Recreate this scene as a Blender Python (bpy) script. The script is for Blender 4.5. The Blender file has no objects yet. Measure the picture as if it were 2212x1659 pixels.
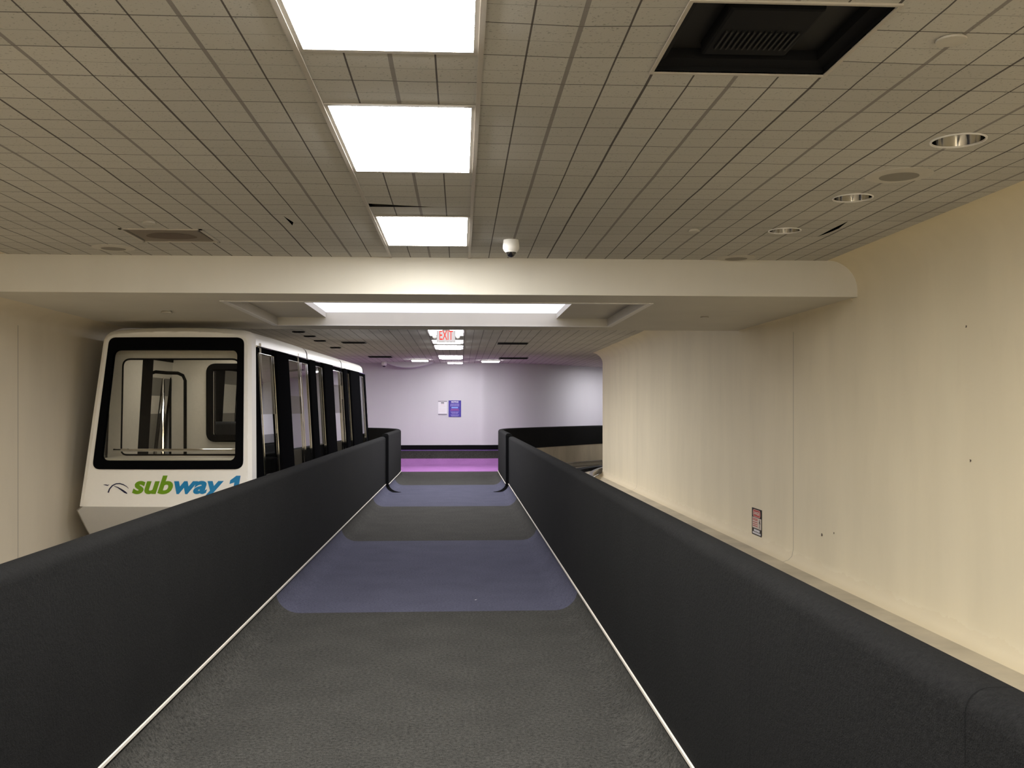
import bpy, bmesh, math, random
from mathutils import Vector, noise
random.seed(7)
C = bpy.context.scene.collection
PI = math.pi
F = 2100.0
CAMZ = 1.475
YAW = math.atan(111 / F)
SA, CA = math.sin(YAW), math.cos(YAW)

# ---------------------------------------------------------------- camera geometry used to read real positions off the photo
def ray(px, py):
    cx = (px - 1106) / F
    return Vector((cx * CA + SA, -cx * SA + CA, -(py - 886) / F))
def on_z(px, py, z):
    r = ray(px, py); t = (z - CAMZ) / r.z
    return Vector((r.x * t, r.y * t, z))
def on_x(px, py, x):
    r = ray(px, py); t = x / r.x
    return Vector((x, r.y * t, CAMZ + r.z * t))
def on_y(px, py, y):
    r = ray(px, py); t = y / r.y
    return Vector((r.x * t, y, CAMZ + r.z * t))

# ---------------------------------------------------------------- materials
class NT:
    def __init__(s, name):
        s.m = bpy.data.materials.new(name); s.m.use_nodes = True
        s.t = s.m.node_tree; s.t.nodes.clear()
        s.out = s.n('ShaderNodeOutputMaterial')
    def n(s, typ, **kw):
        nd = s.t.nodes.new(typ)
        for k, v in kw.items(): setattr(nd, k, v)
        return nd
    def l(s, a, b): s.t.links.new(a, b)
    def math(s, op, a, b=None, c=None):
        nd = s.n('ShaderNodeMath', operation=op)
        for i, v in enumerate((a, b, c)):
            if v is None: continue
            if isinstance(v, (int, float)): nd.inputs[i].default_value = v
            else: s.l(v, nd.inputs[i])
        return nd.outputs[0]
    def mix(s, fac, a, b):
        nd = s.n('ShaderNodeMix', data_type='RGBA')
        for i, v in ((0, fac), (6, a), (7, b)):
            if isinstance(v, (int, float)): nd.inputs[i].default_value = v
            elif isinstance(v, (tuple, list)): nd.inputs[i].default_value = (*v[:3], 1)
            else: s.l(v, nd.inputs[i])
        return nd.outputs[2]
    def coords(s):
        tc = s.n('ShaderNodeTexCoord')
        sp = s.n('ShaderNodeSeparateXYZ'); s.l(tc.outputs['Object'], sp.inputs[0])
        return tc.outputs['Object'], sp.outputs
    def noise(s, vec, scale, detail=2, rough=.5):
        nd = s.n('ShaderNodeTexNoise'); s.l(vec, nd.inputs['Vector'])
        nd.inputs['Scale'].default_value = scale; nd.inputs['Detail'].default_value = detail
        nd.inputs['Roughness'].default_value = rough
        return nd.outputs['Fac']
    def ramp(s, fac, lo, hi):
        nd = s.n('ShaderNodeMapRange'); s.l(fac, nd.inputs[0])
        nd.inputs[1].default_value = lo; nd.inputs[2].default_value = hi
        return nd.outputs[0]
    def bsdf(s, color, rough=.6, spec=.3, metal=0., bump=None, bstr=.2, bdist=.01, coat=0.):
        b = s.n('ShaderNodeBsdfPrincipled')
        if isinstance(color, (tuple, list)): b.inputs['Base Color'].default_value = (*color[:3], 1)
        else: s.l(color, b.inputs['Base Color'])
        b.inputs['Roughness'].default_value = rough
        b.inputs['Specular IOR Level'].default_value = spec
        b.inputs['Metallic'].default_value = metal
        b.inputs['Coat Weight'].default_value = coat
        if bump is not None:
            bp = s.n('ShaderNodeBump'); s.l(bump, bp.inputs['Height'])
            bp.inputs['Strength'].default_value = bstr; bp.inputs['Distance'].default_value = bdist
            s.l(bp.outputs[0], b.inputs['Normal'])
        s.l(b.outputs[0], s.out.inputs[0])
        return b

def plain(name, col, rough=.5, spec=.3, metal=0., coat=0., var=.06, scale=30):
    t = NT(name); v, _ = t.coords()
    n = t.noise(v, scale, 3)
    c = t.mix(n, tuple(x * (1 - var) for x in col), tuple(min(1, x * (1 + var)) for x in col))
    t.bsdf(c, rough, spec, metal, coat=coat)
    return t.m
def emit(name, col, strength):
    t = NT(name); e = t.n('ShaderNodeEmission')
    e.inputs[0].default_value = (*col, 1); e.inputs[1].default_value = strength
    t.l(e.outputs[0], t.out.inputs[0]); return t.m

def carpet(name, lo, hi, scale=190, seams=()):
    t = NT(name); v, xyz = t.coords()
    n1 = t.noise(v, scale, 3, .7); n2 = t.noise(v, 3.0, 3); n3 = t.noise(v, scale * .3, 2, .6)
    f = t.ramp(t.math('ADD', t.math('MULTIPLY', n1, .6), t.math('MULTIPLY', n3, .4)), .36, .64)
    c = t.mix(f, lo, hi)
    dirt = t.ramp(n2, .3, .7)
    c = t.mix(t.math('MULTIPLY', dirt, .22), c, tuple(x * .6 for x in lo))
    for q in seams:
        c = t.mix(t.math('MULTIPLY', t.math('LESS_THAN', t.math('ABSOLUTE', t.math('SUBTRACT', xyz[1], q)), .0025), .7), c, (.002, .002, .002))
    t.bsdf(c, .95, .08, bump=t.math('ADD', n1, n3), bstr=.5, bdist=.006)
    return t.m

def line_mask(t, coord, off, period, width):
    u = t.math('FRACT', t.math('ADD', t.math('DIVIDE', t.math('SUBTRACT', coord, off), period), .5))
    d = t.math('MULTIPLY', t.math('ABSOLUTE', t.math('SUBTRACT', u, .5)), period)
    return t.math('LESS_THAN', d, width / 2)

CX0, COL = .0673, .1525          # ceiling grid: the light column's right tee, column pitch
CY0, ROW = 3.26, .1365
def tile_mat(name, base):
    t = NT(name); v, xyz = t.coords()
    pit = t.noise(v, 90, 2, .6); big = t.noise(v, 1.2, 3)
    pits = t.ramp(pit, .62, .68)
    ix = t.math('FLOOR', t.math('DIVIDE', t.math('SUBTRACT', xyz[0], CX0), COL * 4))
    iy = t.math('FLOOR', t.math('DIVIDE', t.math('SUBTRACT', xyz[1], CY0), ROW * 4))
    cmb = t.n('ShaderNodeCombineXYZ'); t.l(ix, cmb.inputs[0]); t.l(iy, cmb.inputs[1])
    wn = t.n('ShaderNodeTexWhiteNoise', noise_dimensions='2D'); t.l(cmb.outputs[0], wn.inputs['Vector'])
    dk = tuple(x * .88 for x in base)
    c = t.mix(wn.outputs['Value'], dk, base)
    c = t.mix(t.math('MULTIPLY', t.ramp(big, .35, .75), .15), c, tuple(x * .8 for x in base))
    c = t.mix(t.math('MULTIPLY', pits, .55), c, tuple(x * .35 for x in base))
    rs2 = line_mask(t, xyz[1], CY0 + ROW, ROW * 2, .0035)
    rs = line_mask(t, xyz[1], CY0, ROW * 2, .006)
    xs = line_mask(t, xyz[0], CX0 + COL, COL * 2, .0065)
    xt = line_mask(t, xyz[0], CX0, COL * 4, .010)
    xg = line_mask(t, xyz[0], CX0 + COL * 2, COL * 4, .016)
    c = t.mix(t.math('MULTIPLY', rs2, .55), c, tuple(x * .28 for x in base))
    c = t.mix(t.math('MULTIPLY', rs, .85), c, (.055, .048, .045))
    c = t.mix(t.math('MULTIPLY', xg, .8), c, (.21, .19, .18))
    c = t.mix(t.math('MULTIPLY', t.math('MAXIMUM', xs, xt), .88), c, (.06, .05, .048))
    t.bsdf(c, .9, .1, bump=pit, bstr=.15, bdist=.004)
    return t.m

def wall_mat(name, base, seams=(), grime=.25, dirt_col=None):
    t = NT(name); v, xyz = t.coords()
    mp = t.n('ShaderNodeMapping'); t.l(v, mp.inputs[0]); mp.inputs['Scale'].default_value = (1, 1, .25)
    n1 = t.noise(mp.outputs[0], 1.6, 4, .6); n2 = t.noise(v, 60, 3); n3 = t.noise(mp.outputs[0], 5, 4, .65)
    c = t.mix(t.ramp(n1, .35, .7), tuple(x * (1 - grime * .55) for x in base), base)
    c = t.mix(t.math('MULTIPLY', t.ramp(n3, .55, .8), grime), c, tuple(x * .72 for x in base))
    if dirt_col:
        h = t.math('ADD', xyz[2], t.math('MULTIPLY', n3, .16))
        c = t.mix(t.math('MULTIPLY', t.math('LESS_THAN', h, .20), .55), c, dirt_col)
    for s in seams:
        d = t.math('ABSOLUTE', t.math('SUBTRACT', xyz[1], s))
        c = t.mix(t.math('MULTIPLY', t.math('MULTIPLY', t.math('LESS_THAN', d, .009), t.math('LESS_THAN', xyz[2], 2.22)), .5), c, tuple(x * .35 for x in base))
    t.bsdf(c, .75, .2, bump=n2, bstr=.05, bdist=.004)
    return t.m

def glass_mat(name, tint, ior, rough=.0):
    t = NT(name)
    tr = t.n('ShaderNodeBsdfTransparent'); tr.inputs[0].default_value = (*tint, 1)
    gl = t.n('ShaderNodeBsdfGlossy'); gl.inputs['Roughness'].default_value = rough
    fr = t.n('ShaderNodeFresnel'); fr.inputs[0].default_value = ior
    mx = t.n('ShaderNodeMixShader'); t.l(fr.outputs[0], mx.inputs[0])
    t.l(tr.outputs[0], mx.inputs[1]); t.l(gl.outputs[0], mx.inputs[2]); t.l(mx.outputs[0], t.out.inputs[0])
    return t.m

M = dict(
    grey=carpet('grey_carpet', (.013, .0125, .011), (.075, .072, .064)),
    blue=carpet('blue_carpet', (.042, .042, .066), (.092, .092, .130)),
    purple=carpet('purple_carpet', (.25, .105, .28), (.35, .155, .38)),
    violet=carpet('violet_carpet', (.13, .07, .25), (.2, .12, .34)),
    black=carpet('black_carpet', (.0055, .0054, .0053), (.014, .0137, .0133), 260, (1.62, 2.86)),
    rubber=plain('black_rubber', (.006, .006, .0065), .9, .02),
    strip=plain('white_strip', (.62, .57, .5), .5),
    tile=tile_mat('ceiling_tile', (.53, .512, .468)),
    wallr=wall_mat('right_wall_paint', (.78, .69, .50), (9.12, 17.35), .13, (.70, .60, .42)),
    walll=wall_mat('left_wall_paint', (.74, .665, .53), (8.75,), .13),
    cream=wall_mat('cream_paint', (.63, .60, .53), (), .10),
    soffit=wall_mat('soffit_paint', (.58, .54, .46), (), .12),
    fwall=wall_mat('far_wall_paint', (.56, .545, .565), (), .05),
    concrete=wall_mat('track_concrete', (.60, .53, .40), (), .5),
    white_trim=plain('white_trim', (.75, .73, .70), .5),
    metal_trim=plain('painted_metal_trim', (.46, .42, .36), .45, .4),
    chrome=plain('chrome', (.80, .79, .77), .08, .5, 1.),
    steel=plain('rail_steel', (.45, .43, .40), .3, .5, .9),
    dark=plain('dark_metal', (.009, .009, .010), .7, .1),
    duct=plain('duct_grey', (.02, .019, .018), .6, .2),
    stain=plain('stained_plate', (.20, .165, .13), .6),
    stain2=plain('brown_stain', (.13, .095, .07), .7),
    body=plain('train_white', (.92, .89, .83), .38, .4, var=.02),
    skirt=plain('train_grey', (.46, .44, .40), .35, .4, var=.03),
    tblack=plain('train_black', (.0045, .0045, .005), .7, .0),
    lining=plain('train_lining', (.74, .68, .57), .5),
    seat=plain('seat_charcoal', (.03, .03, .032), .7),
    tgrey=plain('panel_grey', (.30, .30, .31), .4),
    gl_front=glass_mat('windshield_glass', (.90, .90, .87), 1.5),
    gl_side=glass_mat('side_glass', (.40, .40, .42), 3.6),
    green=plain('letter_green', (.16, .33, .01), .4), lblue=plain('letter_blue', (.01, .22, .48), .4),
    navy=plain('emblem_navy', (.02, .02, .06), .4),
    signblue=plain('sign_blue', (.055, .04, .29), .4), signwhite=plain('sign_white', (.75, .73, .76), .4),
    signlav=plain('sign_lavender', (.28, .24, .55), .4), signsky=plain('sign_sky', (.2, .32, .68), .4),
    signpink=plain('sign_magenta', (.33, .08, .26), .4), signgrey=plain('sign_grey', (.22, .21, .24), .4),
    signred=plain('sign_red', (.5, .06, .06), .4), signblack=plain('sign_black', (.015, .014, .016), .4),
    paper=plain('paper_white', (.72, .70, .72), .5), pinkline=plain('pink_line', (.6, .42, .45), .5),
    signcream=plain('sign_cream', (.66, .58, .5), .5),
    plastic=plain('white_plastic', (.78, .77, .74), .35), lens=plain('dark_dome', (.006, .006, .008), .08, .6, coat=1.),
    grille=plain('speaker_grille', (.24, .22, .19), .6), disc=plain('ceiling_disc', (.50, .47, .41), .5),
    lamp=emit('light_diffuser', (1.0, .985, .955), 39.0),
    lampb=emit('back_fill_diffuser', (1.0, .985, .955), 78.0), lampn=emit('light_diffuser_dimmer', (1.0, .985, .955), 33.0),
    lampm=emit('hidden_fill_diffuser', (.99, .97, .98), 22.0),
    lampc=emit('cool_light_diffuser', (.97, .96, 1.0), 42.0),
    cabin=emit('cabin_fill', (1.0, .95, .85), 5.0),
    well=emit('skylight_panel', (.90, .89, 1.0), 1.7),
    exit=emit('exit_red', (1.0, .075, .05), .95), exitface=emit('exit_face', (1.0, .93, .93), .72),
    bulb=plain('lamp_lens', (.7, .7, .66), .15, .5, coat=.5),
)

# ---------------------------------------------------------------- mesh helpers
def link(name, bm, mat, parent=None, smooth=False, recalc=True):
    if recalc: bmesh.ops.recalc_face_normals(bm, faces=bm.faces)
    me = bpy.data.meshes.new(name); bm.to_mesh(me); bm.free()
    for m in (mat if isinstance(mat, (list, tuple)) else [mat]): me.materials.append(m)
    if smooth:
        for p in me.polygons: p.use_smooth = True
        try: me.set_sharp_from_angle(angle=math.radians(40))
        except Exception: pass
    o = bpy.data.objects.new(name, me); C.objects.link(o)
    if parent: o.parent = parent
    return o
def thing(name, label, cat, loc=(0, 0, 0), rotz=0, group=None):
    o = bpy.data.objects.new(name, None); C.objects.link(o)
    o.location = loc; o.rotation_euler = (0, 0, rotz); o.empty_display_size = .1
    o['label'] = label; o['category'] = cat
    if group: o['group'] = group
    return o
def tag(o, label, cat, group=None):
    o['label'] = label; o['category'] = cat
    if group: o['group'] = group
    return o
def struct(o, label=None, cat=None):
    o['kind'] = 'structure'
    if label: o['label'] = label; o['category'] = cat
    return o
def B(): return bmesh.new()
def poly(bm, pts):
    return bm.faces.new([bm.verts.new(p) for p in pts])
def box(bm, x0, x1, y0, y1, z0, z1):
    v = [bm.verts.new((x, y, z)) for z in (z0, z1) for x, y in ((x0, y0), (x1, y0), (x1, y1), (x0, y1))]
    for f in ((3, 2, 1, 0), (4, 5, 6, 7), (0, 1, 5, 4), (1, 2, 6, 5), (2, 3, 7, 6), (3, 0, 4, 7)):
        bm.faces.new([v[i] for i in f])
def rbox(bm, x0, x1, y0, y1, z0, z1, r=.01, seg=2):
    t = bmesh.new(); box(t, x0, x1, y0, y1, z0, z1)
    bmesh.ops.bevel(t, geom=t.edges[:], offset=r, segments=seg, affect='EDGES', profile=.5)
    me = bpy.data.meshes.new('t'); t.to_mesh(me); t.free(); bm.from_mesh(me); bpy.data.meshes.remove(me)
def lathe(bm, prof, seg=32, c=(0, 0, 0), cap0=False, cap1=False):
    rings = []
    for r, z in prof:
        rings.append([bm.verts.new((c[0] + r * math.cos(2 * PI * k / seg), c[1] + r * math.sin(2 * PI * k / seg), c[2] + z)) for k in range(seg)])
    for a, b in zip(rings, rings[1:]):
        for k in range(seg): bm.faces.new((a[k], a[(k + 1) % seg], b[(k + 1) % seg], b[k]))
    if cap0: bm.faces.new(rings[0])
    if cap1: bm.faces.new(rings[-1])
def tube(bm, pts, r, seg=8, caps=True):
    pts = [Vector(p) for p in pts]; rings = []
    for i, p in enumerate(pts):
        d = (pts[min(i + 1, len(pts) - 1)] - pts[max(i - 1, 0)]).normalized()
        up = Vector((0, 0, 1)) if abs(d.z) < .9 else Vector((1, 0, 0))
        u = d.cross(up).normalized(); w = u.cross(d)
        rr = r[i] if isinstance(r, (list, tuple)) else r
        rings.append([bm.verts.new(p + u * rr * math.cos(2 * PI * k / seg) + w * rr * math.sin(2 * PI * k / seg)) for k in range(seg)])
    for a, b in zip(rings, rings[1:]):
        for k in range(seg): bm.faces.new((a[k], a[(k + 1) % seg], b[(k + 1) % seg], b[k]))
    if caps: bm.faces.new(rings[0]); bm.faces.new(rings[-1])
def loop_tube(bm, pts, r, seg=6):
    pts = [Vector(p) for p in pts]; rings = []; n = len(pts)
    nrm = Vector((0, 0, 0))
    for i in range(n): nrm += (pts[i] - pts[0]).cross(pts[(i + 1) % n] - pts[0])
    nrm.normalize()
    for i, p in enumerate(pts):
        d = (pts[(i + 1) % n] - pts[i - 1]).normalized(); u = d.cross(nrm).normalized()
        rings.append([bm.verts.new(p + u * r * math.cos(2 * PI * k / seg) + nrm * r * math.sin(2 * PI * k / seg)) for k in range(seg)])
    for i in range(n):
        a, b = rings[i], rings[(i + 1) % n]
        for k in range(seg): bm.faces.new((a[k], a[(k + 1) % seg], b[(k + 1) % seg], b[k]))
def normals2d(path):
    out = []
    for i in range(len(path)):
        a = path[max(i - 1, 0)]; b = path[min(i + 1, len(path) - 1)]
        dx, dy = b[0] - a[0], b[1] - a[1]; L = math.hypot(dx, dy) or 1
        out.append((dy / L, -dx / L))       # right-hand side of the path
    return out
def sweep(bm, path, prof, side=1, closed=True, caps=True):
    """path of (x, y); profile of (offset to the given side, z)"""
    ns = normals2d(path); rings = []
    for (x, y), (nx, ny) in zip(path, ns):
        rings.append([bm.verts.new((x + nx * o * side, y + ny * o * side, z)) for o, z in prof])
    m = len(prof)
    for a, b in zip(rings, rings[1:]):
        for k in range(m if closed else m - 1): bm.faces.new((a[k], a[(k + 1) % m], b[(k + 1) % m], b[k]))
    if closed and caps: bm.faces.new(rings[0]); bm.faces.new(rings[-1])
def round_poly(corners, seg=6):
    """corners (x, y, r) -> rounded polygon"""
    out = []; n = len(corners)
    for i, (x, y, r) in enumerate(corners):
        p = Vector((x, y)); a = Vector(corners[i - 1][:2]); b = Vector(corners[(i + 1) % n][:2])
        if r <= 0: out.append((x, y)); continue
        u = (a - p).normalized(); v = (b - p).normalized()
        ang = u.angle(v); d = r / math.tan(ang / 2)
        p0 = p + u * d; p1 = p + v * d
        for k in range(seg + 1):
            t = k / seg
            q = p0 * (1 - t) ** 2 + p * 2 * t * (1 - t) + p1 * t ** 2
            out.append((q.x, q.y))
    return out
def hit(polyg, ang, c):
    d = Vector((math.cos(ang), math.sin(ang))); best = None
    for i in range(len(polyg)):
        a = Vector(polyg[i]) - c; b = Vector(polyg[(i + 1) % len(polyg)]) - c
        e = b - a; den = d.x * e.y - d.y * e.x
        if abs(den) < 1e-9: continue
        t = (a.x * e.y - a.y * e.x) / den; u = (a.x * d.y - a.y * d.x) / den
        if t > 0 and -1e-6 <= u <= 1 + 1e-6 and (best is None or t < best): best = t
    return c + d * best
def smooth_path(pts, n=8):
    P = [Vector((*p, 0)) for p in pts]; P = [P[0] * 2 - P[1]] + P + [P[-1] * 2 - P[-2]]
    out = []
    for i in range(1, len(P) - 2):
        for k in range(n):
            t = k / n; a, b, c, d = P[i - 1], P[i], P[i + 1], P[i + 2]
            q = .5 * ((2 * b) + (c - a) * t + (2 * a - 5 * b + 4 * c - d) * t * t + (3 * b - a - 3 * c + d) * t ** 3)
            out.append((q.x, q.y))
    out.append((P[-2].x, P[-2].y)); return out
def text_mesh(name, body, size, mat, parent, place, shear=0., offset=0., align='CENTER', sx=1., extrude=.0012):
    """lettering as a mesh; place(u, v, w) puts a point of the text plane into the scene"""
    cu = bpy.data.curves.new(name, 'FONT'); cu.body = body; cu.size = size; cu.align_x = align
    cu.shear = shear; cu.offset = offset; cu.extrude = extrude; cu.resolution_u = 4
    to = bpy.data.objects.new(name, cu); C.objects.link(to)
    dg = bpy.context.evaluated_depsgraph_get()
    me = bpy.data.meshes.new_from_object(to.evaluated_get(dg))
    bpy.data.objects.remove(to); bpy.data.curves.remove(cu)
    for v in me.vertices: v.co = place(v.co.x * sx, v.co.y, v.co.z)
    me.materials.clear(); me.materials.append(mat)
    me.name = name
    o = bpy.data.objects.new(name, me); C.objects.link(o); o.parent = parent
    return o

# ---------------------------------------------------------------- key dimensions
XL, XR = -1.337, .862            # walkway faces of the two parapets
TH = .12
ZS = .15                         # height of the white strip
ZT, ZT2 = 1.0, 1.055             # parapet tops: walkway, landing
YB = -6.0                        # back end of the modelled hall
YJ = 17.5                        # expansion joint between walkway and landing
ZC, ZF = CAMZ + 1.193, CAMZ + 1.28     # the two ceilings
ZSOF = CAMZ + .905               # soffit
YBM0, YBM1 = 7.62, 10.95         # beam front, soffit far edge
WL, WR = -3.88, 3.17             # track side walls
YWE = 21.6                       # where the right wall ends

PJ = .05
pathL = [(XL + PJ, YJ + .01)] + smooth_path([(XL + PJ, 18.6), (XL + PJ, 20.5), (XL + .02, 21.5), (XL - .18, 22.5), (XL - .75, 23.45), (XL - 2.0, 24.3), (XL - 4.2, 24.9), (XL - 7, 25.2)])
pathR = [(XR - PJ, YJ + .01)] + smooth_path([(XR - PJ, 18.6), (XR - PJ, 20.5), (XR - .02, 21.5), (XR + .18, 22.5), (XR + .75, 23.6), (XR + 1.8, 25.2), (XR + 3.4, 27.2), (XR + 6.2, 29.2)])
farp = smooth_path([(-9, 26.55), (-5, 26.5), (-2, 26.5), (.2, 26.5), (.8, 26.5), (2.2, 27.0), (4.2, 29.0), (7.5, 31.5)], 10)

# ---------------------------------------------------------------- walkway floor with coved edges
RC = .17
cove = [(RC * (1 - math.sin(t * PI / 2)), RC * (1 - math.cos(t * PI / 2)) * ZS / RC) for t in [k / 8 for k in range(9)]]
# cove: offset inwards from the wall and height, from the floor (offset RC, z 0) to the strip (offset 0, z ZS)
def walkway_slice(bm, ys):
    """cross-section of the walkway between two parapets at several y"""
    rings = []
    for y in ys:
        e = PJ if y > YJ else 0
        pts = [(XL + e + o, y, z) for o, z in reversed(cove)] + [(XL + RC + (XR - XL - 2 * RC) * k / 6, y, 0) for k in range(1, 6)] + [(XR - e - o, y, z) for o, z in cove]
        rings.append([bm.verts.new(p) for p in pts])
    for a, b in zip(rings, rings[1:]):
        for k in range(len(a) - 1): bm.faces.new((a[k], a[k + 1], b[k + 1], b[k]))
def yrange(a, b, n): return [a + (b - a) * k / n for k in range(n + 1)]
B1a, B1b, B2a, B2b, PUR = 7.14, 11.02, 14.95, 19.2, 23.4
bm = B()
walkway_slice(bm, yrange(YB, B1a, 12)); walkway_slice(bm, yrange(B1b, B2a, 6))
walkway_slice(bm, yrange(B2b, 20.5, 2))
# landing: coves follow the curving parapets, flat floor between
iL = [i for i, p in enumerate(pathL) if p[1] >= 20.499]; iR = [i for i, p in enumerate(pathR) if p[1] >= 20.499]
nL, nR = normals2d(pathL), normals2d(pathR)
def cove_sweep(bm, path, ns, idx, side):
    rings = []
    for i in idx:
        (x, y), (nx, ny) = path[i], ns[i]
        rings.append([bm.verts.new((x + nx * o * side, y + ny * o * side, z)) for o, z in cove])
    for a, b in zip(rings, rings[1:]):
        for k in range(len(cove) - 1): bm.faces.new((a[k], a[k + 1], b[k + 1], b[k]))
    return [(r[0].co.x, r[0].co.y) for r in rings]
eL = cove_sweep(bm, pathL, nL, iL, 1); eR = cove_sweep(bm, pathR, nR, iR, -1)
def at_y(edge, y):
    for (x0, y0), (x1, y1) in zip(edge, edge[1:]):
        if y0 <= y <= y1: return x0 + (x1 - x0) * (y - y0) / max(1e-6, y1 - y0)
    return edge[-1][0]
ys = yrange(20.5, PUR, 12)
for y0, y1 in zip(ys, ys[1:]):
    poly(bm, [(at_y(eL, y0), y0, 0), (at_y(eR, y0), y0, 0), (at_y(eR, y1), y1, 0), (at_y(eL, y1), y1, 0)])
bmesh.ops.remove_doubles(bm, verts=bm.verts[:], dist=.0004)
floor = struct(link('floor', bm, M['grey'], smooth=True), 'grey carpeted walkway floor with coved edges running away between black parapets', 'floor')
for (a, b, lab) in ((B1a, B1b, 'nearer blue carpet band'), (B2a, B2b, 'farther blue carpet band at the joint')):
    bm = B(); walkway_slice(bm, yrange(a, b, 6) if a < 10 else [a, 16.5, YJ, YJ + .02, 18.5, b]); bmesh.ops.remove_doubles(bm, verts=bm.verts[:], dist=.0004)
    o = link('carpet_band', bm, M['blue'], floor, smooth=True); o['label'] = lab
# purple cross-corridor floor: from the end of the landing to the far wall, out along both parapets
bm = B()
farf = [(x, y - .42) for x, y in farp]
poly(bm, [(at_y(eL, PUR), PUR, 0), (at_y(eR, PUR), PUR, 0), (at_y(eR, PUR), 26.05, 0), (at_y(eL, PUR), 26.05, 0)])
lft = [p for p in eL if p[1] > PUR]; rgt = [p for p in eR if p[1] > PUR]
def far_y(x, off=.42):
    for (x0, y0), (x1, y1) in zip(farp, farp[1:]):
        if x0 <= x <= x1: return y0 + (y1 - y0) * (x - x0) / (x1 - x0) - off
    return (farp[-1][1] if x > 0 else farp[0][1]) - off
def fill_to_far(start, pts):
    pr = start
    for p in pts:
        if (p[0] - pr[0]) == 0: continue
        poly(bm, [(pr[0], pr[1], 0), (p[0], p[1], 0), (p[0], max(p[1] + .05, far_y(p[0])), 0), (pr[0], max(pr[1] + .05, far_y(pr[0])), 0)]); pr = p
fill_to_far((at_y(eL, PUR), PUR), lft); fill_to_far((at_y(eR, PUR), PUR), rgt)
xs_ = [at_y(eL, PUR) + (at_y(eR, PUR) - at_y(eL, PUR)) * k / 16 for k in range(17)]
for x0, x1 in zip(xs_, xs_[1:]):
    poly(bm, [(x0, 26.05, 0), (x1, 26.05, 0), (x1, far_y(x1), 0), (x0, far_y(x0), 0)])
o = link('carpet_band', bm, M['purple'], floor); o['label'] = 'purple carpet of the cross corridor'
for f_ in o.data.polygons: pass

# ---------------------------------------------------------------- parapets
def para_prof(zt, zin=ZS - .02, zout=.55, th=TH, r=.045):
    pr = [(0, zin)]
    for k in range(7):
        t = PI / 2 * k / 6; pr.append((r - r * math.cos(t), zt - r + r * math.sin(t)))
    for k in range(7):
        t = PI / 2 * k / 6; pr.append((th - r + r * math.sin(t), zt - r + r * math.cos(t)))
    pr.append((th, zout)); pr.append((th - .02, zout)); pr.append((th - .02, zin))
    return pr
def parapet(label, path, side, zt):
    bm = B(); sweep(bm, path, para_prof(zt), side)
    t = link('parapet', bm, M['black'], smooth=True); tag(t, label, 'parapet')
    bm = B(); sweep(bm, path, [(.02, -.1), (.02, zt - .3), (TH - .022, zt - .3), (TH - .022, .55), (TH - .004, .549), (TH - .004, -.1)], side)
    link('concrete_base', bm, M['concrete'], t)
    bm = B(); sweep(bm, path, [(-.009, ZS - .006), (-.009, ZS + .006), (.004, ZS + .006), (.004, ZS - .006)], side)
    s = link('edge_strip', bm, M['strip'], t); s['label'] = 'thin white strip along the carpet edge'
    return t
pl = parapet('long black carpeted parapet left of the walkway, in front of the train', [(XL, YB), (XL, 2), (XL, 8), (XL, 13), (XL, YJ - .03)], -1, ZT)
pr_ = parapet('long black carpeted parapet right of the walkway, in front of the beige wall', [(XR, YB), (XR, 2), (XR, 8), (XR, 13), (XR, YJ - .03)], 1, ZT)
ll = parapet('black parapet beyond the joint curving left behind the train', pathL, -1, ZT2)
lr = parapet('black parapet beyond the joint curving right past the beige wall end', pathR, 1, ZT2)
for par, X, s in ((ll, XL, -1), (lr, XR, 1)):
    xi = X - s * PJ
    bm = B(); box(bm, min(xi, X + s * .07), max(xi, X + s * .07), YJ - .025, YJ + .006, ZS - .02, ZT2 - .045)
    link('joint_filler', bm, M['rubber'], par)
    bm = B(); ring = []
    for o0, z0 in cove:            # black end of the raised landing cove
        ring.append((X - s * (o0 + .004), YJ - .025, z0 + .004, X - s * (o0 + PJ + .05 * o0 / RC), z0 + .006))
    for (xa, y, za, xb, zb), (xc, y2, zc, xd, zd) in zip(ring, ring[1:]):
        poly(bm, [(xa, y, za), (xc, y, zc), (xd, y + .03, zd), (xb, y + .03, zb)])
        poly(bm, [(xb, y + .03, zb), (xd, y + .03, zd), (xd, y + .10, zd - .002), (xb, y + .10, zb - .002)])
    link('joint_cover', bm, M['rubber'], par)

# ---------------------------------------------------------------- track floors and side walls
bm = B(); poly(bm, [(WL - .1, YB, .03), (XL - TH + .02, YB, .03), (XL - TH + .02, 20.5, .03), (XL - TH - .25, 22.6, .03), (XL - 2, 24.1, .03), (XL - 7, 25.0, .03), (WL - 5, 25, .03), (WL - .1, 17, .03)])
struct(link('floor_left', bm, M['concrete']), 'concrete track bed left of the walkway under the train', 'track bed')
bm = B(); poly(bm, [(XR + TH - .02, YB, .03), (WR + .1, YB, .03), (WR + .1, YWE, .03), (9, YWE, .03), (9, 29.5, .03), (XR + 6.2, 29.0, .03), (XR + 3.5, 27.0, .03), (XR + 1.9, 25, .03), (XR + .85, 23.4, .03), (XR + TH + .2, 22.4, .03), (XR + TH - .02, 20.5, .03)])
struct(link('floor_right', bm, M['concrete']), 'concrete track bed right of the walkway below the beige wall', 'track bed')

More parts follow.
